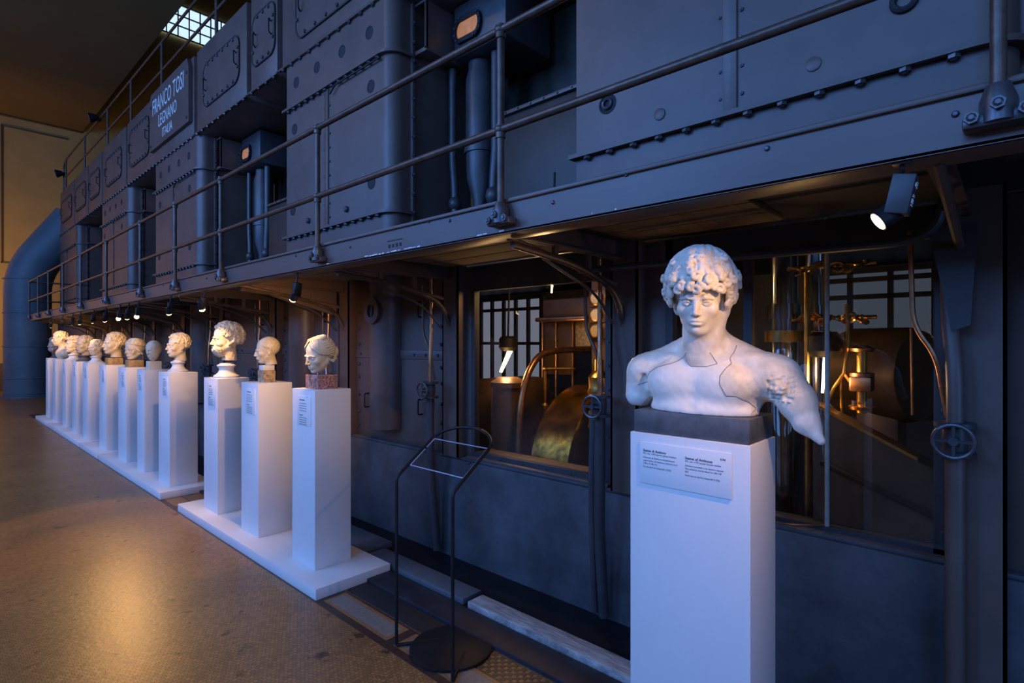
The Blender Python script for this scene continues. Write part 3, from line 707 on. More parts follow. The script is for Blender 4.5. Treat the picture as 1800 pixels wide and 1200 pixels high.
# ------------------------------------------------------------------ gallery (walkway) and its railing
GX, GZ0, GZ1, GY0, GY1 = 1.65, 2.050, 2.186, -3.0, 15.55
g = thing('gallery', 'long steel walkway projecting from the engine above the row of busts', 'walkway', (GX, 0, 0))
b = MB(); b.box((0, GY0, GZ0), (0.010, GY1, GZ1)); b.box((-0.012, GY0, GZ1 - 0.012), (0.075, GY1, GZ1 + 0.004), 0.003); b.box((0, GY0, GZ0), (0.130, GY1, GZ0 + 0.011), 0.002)
b.box((0, GY1 - 0.01, GZ0), (1.1, GY1, GZ1)); b.obj('fascia_channel', M['fascia'], g)
MB().box((0.075, GY0, GZ1 - 0.02), (1.15, GY1, GZ1)).obj('deck', M['steel_dark'], g)
for y0, y1 in ((0.75, 1.50), (1.95, 3.0), (3.4, 4.5), (5.0, 6.0), (6.4, 7.5), (8.0, 10.4), (11.0, 13.4)):
    b = MB()
    for i in range(4): b.box((0.12 + i * 0.21, y0, GZ1 - 0.045), (0.315 + i * 0.21, y1, GZ1 - 0.021), 0.003)
    b.obj('board', M['wood'], g)
for i, y in enumerate((0.17, 1.66, 3.13, 4.60, 6.10, 7.60, 9.10, 10.60, 12.10, 13.60, 15.0)):
    b = MB(); b.box((0.01, y - 0.03, GZ0 + 0.01), (1.02, y - 0.024, GZ1 - 0.02)); b.box((0.01, y - 0.06, GZ0 + 0.01), (1.02, y + 0.0, GZ0 + 0.018))
    b.prism([V(0.10, y - 0.03, GZ0 + 0.01), V(0.95, y - 0.03, GZ0 + 0.01), V(0.95, y - 0.03, GZ0 - 0.20), V(0.90, y - 0.03, GZ0 - 0.20)], (0, 0.006, 0)) if i in (3, 6, 9) else None
    b.tube([(0.10, y - 0.03, GZ0 + 0.008), (0.98, y - 0.03, GZ0 - 0.13)], 0.014, 6)
    b.box((0.42, y - 0.04, GZ0 - 0.05), (0.45, y - 0.02, GZ0 + 0.02)); b.box((0.70, y - 0.04, GZ0 - 0.09), (0.73, y - 0.02, GZ0 + 0.02))
    b.obj('bracket', M['steel'], g)
rn = random.Random(4)
b = MB()
for y0, y1 in ((2.42, 2.60), (2.28, 2.40), (2.12, 2.25), (1.66, 1.72), (1.56, 1.59), (2.98, 3.02), (1.12, 1.125), (1.02, 1.025)):
    n = max(1, int((y1 - y0) / 0.03))
    for i in range(n): q = y0 + (y1 - y0) * i / n; b.box((-0.0012, q, GZ0 + 0.012 + rn.uniform(-.002, .002)), (0, q + (y1 - y0) / n * rn.uniform(.6, 1.1), GZ0 + 0.0145 + rn.uniform(.001, .004)))
b.obj('chipped_paint', M['card'], g)
b = MB()
for i in range(4): b.box((-0.002, 2.27 + i * 0.032, GZ0 + 0.035), (0.001, 2.285 + i * 0.032, GZ0 + 0.052))
b.box((-0.002, 2.26, GZ0 + 0.068), (0.001, 2.39, GZ0 + 0.072)); b.obj('slots', M['hole'], g)
bolts(g, [(0, y, GZ0 + 0.085 + 0.02 * ((k * 7) % 3)) for k, y in enumerate((0.10, 0.52, 0.98, 1.30, 1.90, 2.05, 2.75, 3.40, 4.1, 5.0, 6.2, 7.3))], name='rivet', me=RIVET, s=0.6)

r = thing('gallery_railing', 'rust brown pipe railing along the front of the steel walkway', 'railing', (1.62, 0, 0))
PY = [-1.6, 0.024, 1.55, 3.065, 4.60, 5.73, 6.89, 8.45, 10.04, 11.5, 12.95, 14.2, 15.45]
for y in PY:
    b = MB().cyl((0, y, GZ0 + 0.05), (0, y, 2.879), 0.0155, n=12)
    for z in (2.47, 2.879): b.ball((0, y, z), 0.026, 2, (1, 1, 0.95)); b.cyl((0, y, z - 0.035), (0, y, z + 0.02), 0.021, n=12)
    p = b.obj('post', M['rail'], r)
    b = MB().lathe([(0.034, 0.0), (0.034, 0.05), (0.022, 0.085)], (0, y, GZ0 + 0.035), 14); b.box((-0.022, y - 0.062, GZ0 + 0.028), (0.03, y + 0.062, GZ0 + 0.058), 0.008)
    b.obj('foot_clamp', M['bolt'], p)
    for dy in (-0.045, 0.045): inst('clamp_bolt', BOLT, p, (-0.022, y + dy, GZ0 + 0.05), None, (0.9,) * 3)
    inst('clamp_bolt', BOLT, p, (-0.034, y, GZ0 + 0.068), None, (0.9,) * 3)
for z, nm in ((2.879, 'top_rail'), (2.47, 'middle_rail')):
    MB().tube(bend([(0, -3.0, z), (0, GY1 - 0.1, z), (1.0, GY1 - 0.1, z)], 0.06), 0.0165, 12).obj(nm, M['rail'], r)

# ------------------------------------------------------------------ foundation and crankcase
b = MB().box((2.69, -3.0, 0), (2.92, 20.3, 0.735), 0.012); b.box((2.70, -3.0, 0.735), (2.92, 20.3, 0.755), 0.006)
pl = single('concrete_plinth', b, M['concrete'], 'long painted concrete plinth under the engine, scuffed and stained', 'plinth')
single('light_block_deck', MB().box((2.80, -3.0, 2.305), (6.0, 20.3, 2.33)), M['black'], 'flat deck under the engine columns, added to keep daylight out of the crankcase', 'deck')  # added to block daylight from above, blackened to look shaded
single('engine_floor', MB().box((2.92, -3.0, 0.0), (6.0, 9.0, 0.05)), M['steel_dark'], 'dark oily floor inside the engine behind the glass', 'engine floor')
CX = 2.75
PIL = [0.10, 1.60, 3.07, 4.56, 6.06, 7.56, 9.06, 10.56, 12.06, 13.56, 15.06]
ORD = ['at the right edge of the photo', 'just left of the antique bust', 'left of the glazed opening', 'behind the nearest head of the row', 'behind the third pedestal', 'behind the fifth pedestal',
       'behind the seventh pedestal', 'behind the eighth pedestal', 'behind the tenth pedestal', 'behind the eleventh pedestal', 'at the far end of the row']
def pipe_post(i):
    y, w = PIL[i], ORD[i]
    t = thing('channel_post', 'vertical steel channel post ' + w, 'post', (2.60 if i == 0 else 2.665, y, 0), group='steel posts of the crankcase')
    z0 = 0.0 if i == 0 else 0.757; b = MB(); b.box((0, -0.085, z0), (0.012, 0.085, 2.16)); b.box((0, -0.085, z0), (0.09, -0.073, 2.16)); b.box((0, 0.073, z0), (0.09, 0.085, 2.16))
    b.obj('channel', M['steel'], t)
    t = thing('valve_pipe', 'vertical pipe with a valve and hand wheel ' + w, 'pipe', (2.60, y + (0.055 if i == 0 else 0.075), 0), group='pipes with hand wheels')
    MB().tube([(-0.06, 0, 0.0), (-0.06, 0, 1.20)] if i == 0 else bend([(0.03, 0.03, 0.05), (-0.02, 0.03, 0.5), (-0.06, 0.0, 0.8), (-0.06, 0.0, 1.20)], 0.25), 0.030, 14).obj('lower_pipe', M['steel'] if i == 0 else M['steel_dark'], t)
    MB().tube(bend([(-0.06, 0, 1.30), (-0.06, 0, 1.50), (-0.03, 0.02, 1.70), (-0.03, 0.02, 2.18)], 0.1, 6), 0.026 if i == 0 else 0.013, 12).obj('upper_pipe', M['steel'] if i == 0 else M['copper'], t)
    v = MB().lathe([(0.062, 0), (0.062, 0.016), (0.036, 0.02), (0.040, 0.06), (0.036, 0.10), (0.062, 0.104), (0.062, 0.12)], (-0.06, 0, 1.19), 20); v.cyl((-0.06, 0, 1.25), (-0.135, 0, 1.25), 0.016, n=10)
    v = v.obj('valve_body', M['steel_dark'], t)
    h = MB().torus((-0.135, 0, 1.25), (1, 0, 0), 0.058, 0.0075, 26, 8); h.cyl((-0.145, 0, 1.25), (-0.125, 0, 1.25), 0.015, n=10)
    for a in range(4): h.cyl((-0.135, 0, 1.25), (-0.135, 0.058 * cos(a * pi / 2), 1.25 + 0.058 * sin(a * pi / 2)), 0.0065, n=6)
    h.obj('hand_wheel', M['bolt'], t)
    t = thing('curved_strut', 'curved pipe strut bracing the walkway ' + w, 'strut', (0, y + 0.01, 0), group='curved struts under the walkway')
    if i: MB().tube(bend([(1.76, 0, 2.025), (2.25, 0, 1.985), (2.60, 0, 1.88), (2.70, 0, 1.66)], 0.35, 10), 0.017, 10).obj('strut', M['rail'], t); MB().tube(bend([(2.0, 0.03, 2.0), (2.45, 0.03, 1.86), (2.62, 0.03, 1.70)], 0.25, 8), 0.008, 8).obj('thin_pipe', M['steel_dark'], t); MB().box((2.68, -0.05, 1.60), (2.76, 0.05, 1.69), 0.01).obj('shoe', M['steel_dark'], t)
    else: MB().prism([V(2.50, 0.12, 2.02), V(2.50, -0.02, 2.02), V(2.50, 0.0, 1.66), V(2.50, 0.05, 1.64), V(2.50, 0.07, 1.74)], (0.02, 0, 0)).obj('plate', M['steel_dark'], t)
    t = thing('conduit', 'thin bent conduit beside the valve pipe ' + w, 'conduit', (2.56, y + 0.14, 0), group='thin conduits of the crankcase')
    MB().tube(bend([(0.03, -0.06, 1.32), (0.0, -0.03, 1.55), (0.0, 0.04, 1.66), (0.0, 0.05, 2.02)], 0.08), 0.009, 8).obj('conduit', M['copper'] if i == 0 else M['rail'], t)
for i in range(len(PIL)): pipe_post(i)
for i in (1, 2):
    single('bent_pipe', MB().tube(bend([(2.64, PIL[i] + .17, 0.05), (2.62, PIL[i] + .17, 0.35), (2.64, PIL[i] + 0.20, 0.75), (2.66, PIL[i] + 0.2, 1.15)], 0.2), 0.020, 10), M['steel_dark'], 'thin pipe running down to the floor beside the post ' + ORD[i], 'pipe', 'thin pipes down to the floor')

def crank_door(i, bulge):
    y0, y1 = PIL[i] + 0.15, PIL[i + 1] - 0.09; W = y1 - y0
    wh = ['', '', 'right of the pedestal row', 'behind the two nearest heads', 'behind the curly bearded head', 'behind the fourth and fifth heads', 'behind the sixth head', 'behind the seventh head', 'behind the ninth head', 'behind the eleventh head'][i]
    t = thing('crankcase_door', 'tall bolted steel crankcase door ' + wh, 'door panel', (CX, y0, 0), group='crankcase doors')
    MB().box((0, 0, 0.755), (0.03, W, 2.15), 0.004).obj('plate', M['steel'], t)
    MB().box((-0.012, 0.0, 1.46), (0.0, W, 1.53), 0.003).obj('band', M['steel'], t)
    bolts(t, [(-0.012, W * f, 1.495) for f in (0.06, 0.18, 0.30, 0.68, 0.80, 0.93)], s=0.8)
    bolts(t, [(0, yy, z) for yy in (0.05, W - 0.05) for z in (0.85, 0.97, 1.12, 1.28, 1.40, 1.58, 1.72, 1.86)], name='clamp_bolt', s=0.95)
    for yy in (0.28, W - 0.20):
        for zc in (1.08, 1.86)[:2 if yy < W / 2 else 1]:
            MB().tube(bend([(0, yy, zc - .06), (-0.045, yy, zc - .06), (-0.045, yy, zc + .06), (0, yy, zc + .06)], 0.012, 3), 0.007, 6).obj('handle', M['black'], t)
    yb = W * 0.58
    if bulge:
        b = MB(); n = 14; R = 0.165; z0 = 0.87 if i == 2 else 0.76
        lp = [V(0, yb + R * cos(a), z0) + V(-R * sin(a) * 1.05, 0, 0) for a in [pi * j / n for j in range(n + 1)]]
        b.prism(lp, (0, 0, 2.15 - z0)); b.obj('bulge', M['steel'], t, ang=30)
        if i == 2:
            d = MB(); d.frame([V(-0.165, yb + .11 * cos(a), 1.86 + .11 * sin(a)) for a in [2 * pi * k / 28 for k in range(28)]], [V(-0.165, yb + .055 * cos(a), 1.86 + .055 * sin(a)) for a in [2 * pi * k / 28 for k in range(28)]], (-0.03, 0, 0))
            d.box((-0.19, yb - .008, 1.81), (-0.17, yb + .008, 1.91)); d.obj('ring_cover', M['bolt'], t)
            MB().lathe([(0.06, 0), (0.06, 0.01)], (-0.172, yb, 1.86), 20, (-1, 0, 0)).obj('ring_hole', M['hole'], t)
for i in range(2, 10): crank_door(i, i in (2, 3, 5, 7))

# glazed openings: bay between the posts 1-2 (flat) and bay between the posts 0-1 (flat and bowed)
t = thing('glazed_panel', 'flat glass panel in a steel frame left of the antique bust, gold wheel behind it', 'glass panel', (CX, 2.33, 0), group='glazed openings of the crankcase')
ow, iw = [V(0, -.60, .755), V(0, .60, .755), V(0, .60, 2.15), V(0, -.60, 2.15)], [V(0, -.555, .80), V(0, .565, .80), V(0, .565, 1.97), V(0, -.555, 1.97)]
MB().frame(ow, iw, (0.05, 0, 0)).obj('frame', M['steel_dark'], t)
bolts(t, [(0, -0.578, 0.9 + k * 0.14) for k in range(8)] + [(0, -0.5 + k * 0.2, 0.775) for k in range(6)], s=0.5)
MB().box((0.02, -.56, .79), (0.026, .57, 1.98)).obj('pane', M['pane'], t)
MB().box((-0.05, -.60, 0.755), (0.0, .60, 0.772), 0.003).obj('sill', M['steel'], t)
MB().box((0.05, -.56, 0.78), (0.17, .56, 0.80), 0.003).obj('inner_sill', M['wood'], t)
t = thing('glazed_panel', 'glass panel with a bowed left part right of the antique bust', 'glass panel', (CX, 0.20, 0), group='glazed openings of the crankcase')
b = MB(); b.box((0, -0.02, .755), (0.05, 0.035, 2.15)); b.box((0, 0.0, 2.02), (0.05, 1.19, 2.15)); b.box((0, 0.0, .755), (0.05, 1.19, .775)); b.box((0, 1.15, .755), (0.05, 1.19, 2.15)); b.box((-0.01, 0.735, .755), (0.03, 0.775, 2.05))
b.obj('frame', M['steel_dark'], t)
MB().box((-0.008, -0.022, .80), (0.0, 0.03, 2.10), 0.003).obj('bolted_strip', M['steel_dark'], t)
bolts(t, [(-0.008, 0.004, 0.85 + k * 0.16) for k in range(8)], s=0.6)
MB().box((0.02, 0.03, .775), (0.026, 0.42, 2.03)).obj('pane', M['pane'], t)
MB().box((0.02, 0.77, .775), (0.026, 1.16, 2.03)).obj('pane', M['pane'], t)
n = 16; arcp = lambda rr, z: [V(0.02 - 0.11 * sin(pi * k / n) * rr, 0.42 + 0.33 * k / n, z) for k in range(n + 1)]
b = MB(); A = [b.bm.verts.new(p) for p in arcp(1, .775)]; B = [b.bm.verts.new(p) for p in arcp(1, 2.05)]
for k in range(n): b.bm.faces.new((A[k], A[k + 1], B[k + 1], B[k]))
o = b.obj('bowed_pane', M['pane'], t); mo = o.modifiers.new('s', 'SOLIDIFY'); mo.thickness = 0.004
MB().tube(arcp(1.02, .775), 0.006, 6).obj('bowed_rim', M['rail'], t)
MB().tube([V(0.012, 0.415, .775), V(0.012, 0.415, 2.05)], 0.010, 8).obj('edge_strip', M['marble_dark'], t)
single('cover_plate', MB().box((CX, 1.39, .755), (CX + .03, 1.52, 2.15), 0.003), M['steel'], 'narrow blue grey cover plate behind the left shoulder of the antique bust', 'plate')
single('cover_plate', MB().box((CX, 2.93, .755), (CX + .03, 3.22, 2.15), 0.003), M['steel'], 'narrow blue grey cover plate left of the flat glass panel', 'plate')
single('cover_plate', MB().box((CX, 15.2, 0.757), (CX + .03, 20.3, 2.30), 0.003), M['steel_dark'], 'dark filler plate under the farthest engine column behind the end of the row', 'plate')  # added to keep the space under the walkway end dark
single('cover_plate', MB().box((CX, -1.2, .755), (CX + .03, 0.03, 2.15), 0.003), M['steel'], 'dark steel cover plate at the right edge of the photo', 'plate')

# ------------------------------------------------------------------ inside the engine
def inner(name, mb, m, label, cat, group=None): return single(name, mb, m, label, cat, group)
t = thing('flywheel', 'broad oily golden wheel behind the glass left of the bust', 'wheel', (3.55, 2.20, 0.66))
MB().lathe([(0.585, 0.0), (0.605, 0.008), (0.605, 0.33), (0.58, 0.34)], n=72, axis=(0, 1, 0)).obj('rim', M['gold_wheel'], t)
MB().lathe([(0.56, -0.004), (0.56, 0.01), (0.22, 0.01)], n=48, axis=(0, 1, 0)).obj('web', M['machine'], t)
MB().lathe([(0.16, -0.10), (0.16, 0.44)], n=28, axis=(0, 1, 0)).obj('hub', M['machine'], t)
def work_lamp(y, x, lab, size, tilt=1.0):
    t = thing('work_lamp', lab, 'lamp', (x, y, 1.478))
    MB().lathe([(0.05, 0.17), (0.07, 0.15), (0.075, 0.08), (0.055, 0.05)], n=20).obj('hood', M['black'], t)
    MB().tube([(0, -0.045 * tilt, 0.09), (-0.005, 0.075 * tilt, -0.12)], [0.010 + 0.012 * tilt, 0.005 + 0.008 * tilt], 12).obj('tube', M['tube'], t)
    MB().cyl((0, 0, 0.15), (0.02, 0, 0.72), 0.008, n=8).obj('cord', M['black'], t)
    l = bpy.data.lights.new('work_lamp_light', 'POINT'); l.energy = size; l.color = (1.0, 0.60, 0.24); l.shadow_soft_size = 0.05
    o = link(bpy.data.objects.new('work_lamp_light', l)); o.parent = t; o.location = (-0.03, 0.0, -0.05)
    return t
work_lamp(2.98, 3.20, 'lit work lamp with a dark hood behind the flat glass panel', 10.0)
work_lamp(0.66, 2.92, 'lit work lamp behind the bowed glass right of the bust', 5.0, 0.12)
work_lamp(2.35, 2.98, 'unseen fill lamp added high behind the frame of the flat glass panel', 20.0, 0.1).location.z = 2.06  # added to brighten the golden wheel, no lamp known there
inner('beam_box', MB().box((3.9, 2.66, 1.82), (4.3, 3.20, 1.99), 0.02), M['machine'], 'brown box beam high behind the flat glass panel', 'beam')
inner('beam_lip', MB().box((3.84, 2.68, 1.785), (4.2, 3.24, 1.822), 0.01), M['copper'], 'copper lip along the underside of the brown box beam', 'lip')
for k, (y, lab) in enumerate(((3.17, 'left'), (3.01, 'middle'), (2.82, 'right'))):
    inner('side_panel', MB().box((4.0, y - 0.085, 1.30 if k < 2 else 1.56), (4.06, y + 0.085, 1.785), 0.006), M['machine'] if k < 2 else M['brown_marble'], '%s of three brown panels below the copper lip' % lab, 'panel')
    inner('brass_tube', MB().cyl((3.97, y + 0.085, 1.05), (3.97, y + 0.085, 1.79), 0.011, n=10), M['copper'], 'upright copper tube on the left edge of the %s brown panel' % lab, 'tube')
t = thing('guard_hood', 'arched guard over the golden wheel, its highlight drawn as copper tubing', 'guard', (0, 2.75, 0))
MB().tube(bend([(3.06, 0, 0.35), (3.08, 0, 1.1), (3.17, 0, 1.36), (3.32, 0, 1.51), (3.6, 0, 1.535), (3.95, -0.05, 1.53)], 0.2, 6), 0.026, 12).obj('rail', M['copper'], t)  # copper tube stands in for the highlight on a clear curved guard
inner('gear_case', MB().box((3.3, 3.10, 0.05), (3.9, 3.46, 1.28), 0.03), M['machine'], 'dark gear case in the lower left behind the flat glass panel', 'case')
inner('pump_cylinder', MB().lathe([(0.12, 0), (0.12, 0.62), (0.14, 0.62), (0.14, 0.66), (0.08, 0.70)], (3.2, 2.98, 0.62), 24).cyl((3.2, 2.98, 0.05), (3.2, 2.98, 0.63), 0.10), M['machine'], 'short dark pump cylinder under the lit work lamp', 'cylinder')
t = thing('drip_pipe', 'thin brass pipe with a tee above the golden wheel', 'pipe', (3.5, 2.84, 1.06))
b = MB().cyl((0, 0, -1.01), (0, 0, 0.32), 0.013, n=10); b.tube([(0, 0, 0.32), (0, -0.3, 0.33)], 0.010, 8); b.ball((0, 0, 0.32), 0.024); b.lathe([(0.03, 0), (0.03, 0.02), (0.015, 0.04)], n=12); b.obj('pipe', M['brass'], t)
inner('strut', MB().tube([(3.5, 2.72, 1.02), (3.42, 2.90, 0.80), (3.42, 2.92, 0.55)], 0.022, 8), M['copper'], 'bent copper strut left of the golden wheel', 'strut')
for z, lab in ((1.24, 'upper'), (1.0, 'lower')):
    inner('oil_cup', (MB() if z > 1.1 else MB().cyl((3.16, 2.09, 0.05), (3.16, 2.09, 1.0), 0.025)).lathe([(0.075, 0), (0.08, 0.02), (0.07, 0.05), (0.075, 0.12), (0.05, 0.15), (0.03, 0.16), (0.03, 0.24)], (3.16, 2.09, z), 20), M['brass'], '%s brass oil cup stacked beside the left valve wheel' % lab, 'oil cup')
inner('gauge_board', MB().box((3.752, 2.36, 1.30), (3.80, 2.56, 2.304), 0.01), M['machine'], 'tall narrow board that carries the three brass gauges', 'board')
for k, (z, m) in enumerate(((1.69, 'brass'), (1.82, 'brass'), (1.95, 'brass'))):
    t = thing('gauge', '%s round brass gauge in the column right of the brown box beam' % ('lowest', 'middle', 'top')[k], 'gauge', (3.7, 2.46, z))
    MB().lathe([(0.055, 0), (0.055, 0.03), (0.047, 0.034)], (0, 0, 0), 22, (-1, 0, 0)).obj('case', M[m], t)
    MB().lathe([(0.044, 0.034), (0.044, 0.036)], (0, 0, 0), 22, (-1, 0, 0)).obj('dial', M['cream_block'], t)
    MB().box((0.0, -0.09, -0.064), (0.06, 0.09, 0.064), 0.01).obj('backing', M['machine'], t)
inner('crank_housing', MB().box((4.4, 1.9, 0.05), (5.0, 4.3, 1.05), 0.05), M['machine'], 'large brown crank housing deep behind the golden wheel', 'housing')
# bay right of the bust
for k, (y, r_) in enumerate(((0.90, 0.065), (0.80, 0.050))):
    t = thing('plunger', '%s polished steel plunger standing behind the bowed glass' % ('thicker', 'thinner')[k], 'plunger', (3.13 + k * 0.21, y, 0.30))
    MB().lathe([(r_, -0.25), (r_, 1.42), (r_ * 1.25, 1.42), (r_ * 1.25, 1.50), (r_, 1.50), (r_, 1.86)], n=24).obj('rod', M['chrome'], t)
    MB().lathe([(r_ * 1.5, 1.30), (r_ * 1.5, 1.36)], n=24).obj('collar', M['brass'], t)
for k, (y, x) in enumerate(((0.76, 3.02), (1.05, 3.05))):
    inner('brass_tube', MB().cyl((x, y, 0.05), (x, y, 1.95), 0.015, n=10), M['brass'], ('upright brass tube behind the raised arm of the bust', 'upright brass tube behind the head of the bust')[k], 'tube')
for k, (z, lab) in enumerate(((1.98, 'upper'), (1.72, 'lower'))):
    t = thing('valve_cluster', '%s cluster of brass valve fittings behind the bowed glass' % lab, 'valve cluster', (3.10, 0.68, z))
    rn = random.Random(k + 3); b = MB()
    for q in range(7):
        yy = -0.14 + q * 0.05; b.torus((rn.uniform(-.03, .03), yy, rn.uniform(-.015, .015)), (rn.uniform(-1, 1), rn.uniform(-1, 1), 1), 0.030, 0.009, 14, 6); b.ball((0, yy, 0.0), 0.016, 1)
    b.cyl((0, -0.2, 0), (0, 0.2, 0), 0.010, n=8); b.obj('fittings', M['brass'], t)
t = thing('branch_rod', 'forked brass oil line between the bowed glass and the brass valve', 'oil line', (3.0, 0.585, 0))
b = MB(); b.tube([(0, 0, 1.78), (0.01, -0.005, 1.60), (0.0, 0.012, 1.45), (-0.02, 0.05, 1.38), (-0.02, 0.08, 1.30)], 0.009, 8); b.tube([(0.0, 0.012, 1.45), (0.01, -0.02, 1.40)], 0.008, 8); b.tube([(0, 0.025, 1.42), (0, 0.02, 1.22)], 0.006, 8); b.obj('line', M['brass'], t)
t = thing('brass_valve', 'brass valve with bolted collars standing on the sloped casing', 'valve', (2.98, 0.520, 1.27))
MB().cyl((0, 0, 0), (0, 0, 0.30), 0.022, n=16).obj('stem', M['brass'], t)
b = MB().box((-0.045, -0.045, 0.10), (0.045, 0.045, 0.17), 0.01); b.lathe([(0.05, 0.17), (0.05, 0.185), (0.03, 0.19)], n=16); b.lathe([(0.05, 0.015), (0.055, 0.03), (0.03, 0.04)], n=16); b.lathe([(0.045, 0.285), (0.055, 0.30), (0.025, 0.315)], n=16)
b.obj('collar', M['copper'], t)
for a in range(5): MB().cyl((0.038 * cos(a * 1.257), 0.038 * sin(a * 1.257), 0.03), (0.038 * cos(a * 1.257), 0.038 * sin(a * 1.257), 0.055), 0.008, n=6).obj('nut', M['bolt'], t)
t = thing('sloped_casing', 'dark sloped casing with a worn golden top edge behind the glass right of the bust', 'casing', (2.88, 0, 0))
MB().prism([V(0, 0.70, 0.757), V(0, 0.70, 1.30), V(0, 0.24, 1.06), V(0, 0.12, 0.92), V(0, 0.12, 0.757)], (0.18, 0, 0)).obj('body', M['machine'], t)
MB().prism([V(-0.004, 0.70, 1.30), V(-0.004, 0.70, 1.315), V(-0.004, 0.30, 1.108), V(-0.004, 0.30, 1.093)], (0.10, 0, 0)).obj('edge', M['brass'], t)
MB().cyl((-0.03, 0.66, 1.04), (-0.03, 0.20, 0.86), 0.014, n=10).obj('hand_rail', M['black'], t)
inner('reflection_streak', MB().cyl((2.95, 0.325, 1.28), (2.95, 0.33, 1.66), 0.006, n=8), M['copper'], 'thin copper rod drawn for a reflection right of the brass valve', 'rod')  # solid rod in place of a reflected streak
inner('inner_panel', MB().box((3.3, 0.1, 0.05), (3.36, 0.75, 0.92), 0.01), M['machine'], 'dark brown panel low behind the sloped casing', 'panel')
inner('motor_drum', MB().lathe([(0.24, -0.2), (0.26, -0.15), (0.26, 0.15), (0.24, 0.2)], (3.7, 0.55, 1.42), 28, (0.4, 1, 0)).box((3.55, 0.45, 0.05), (3.85, 0.65, 1.25), 0.02), M['machine'], 'round brown drum behind the brass valve', 'drum')
t = thing('cross_pipe', 'dark pipe running level under the walkway over the head of the bust', 'pipe', (2.45, 0, 0))
MB().tube(bend([(0, 1.75, 1.99), (0, 0.30, 1.965), (0.0, 0.20, 2.0), (0.0, 0.17, 2.15)], 0.08), 0.017, 10).obj('pipe', M['steel_dark'], t)
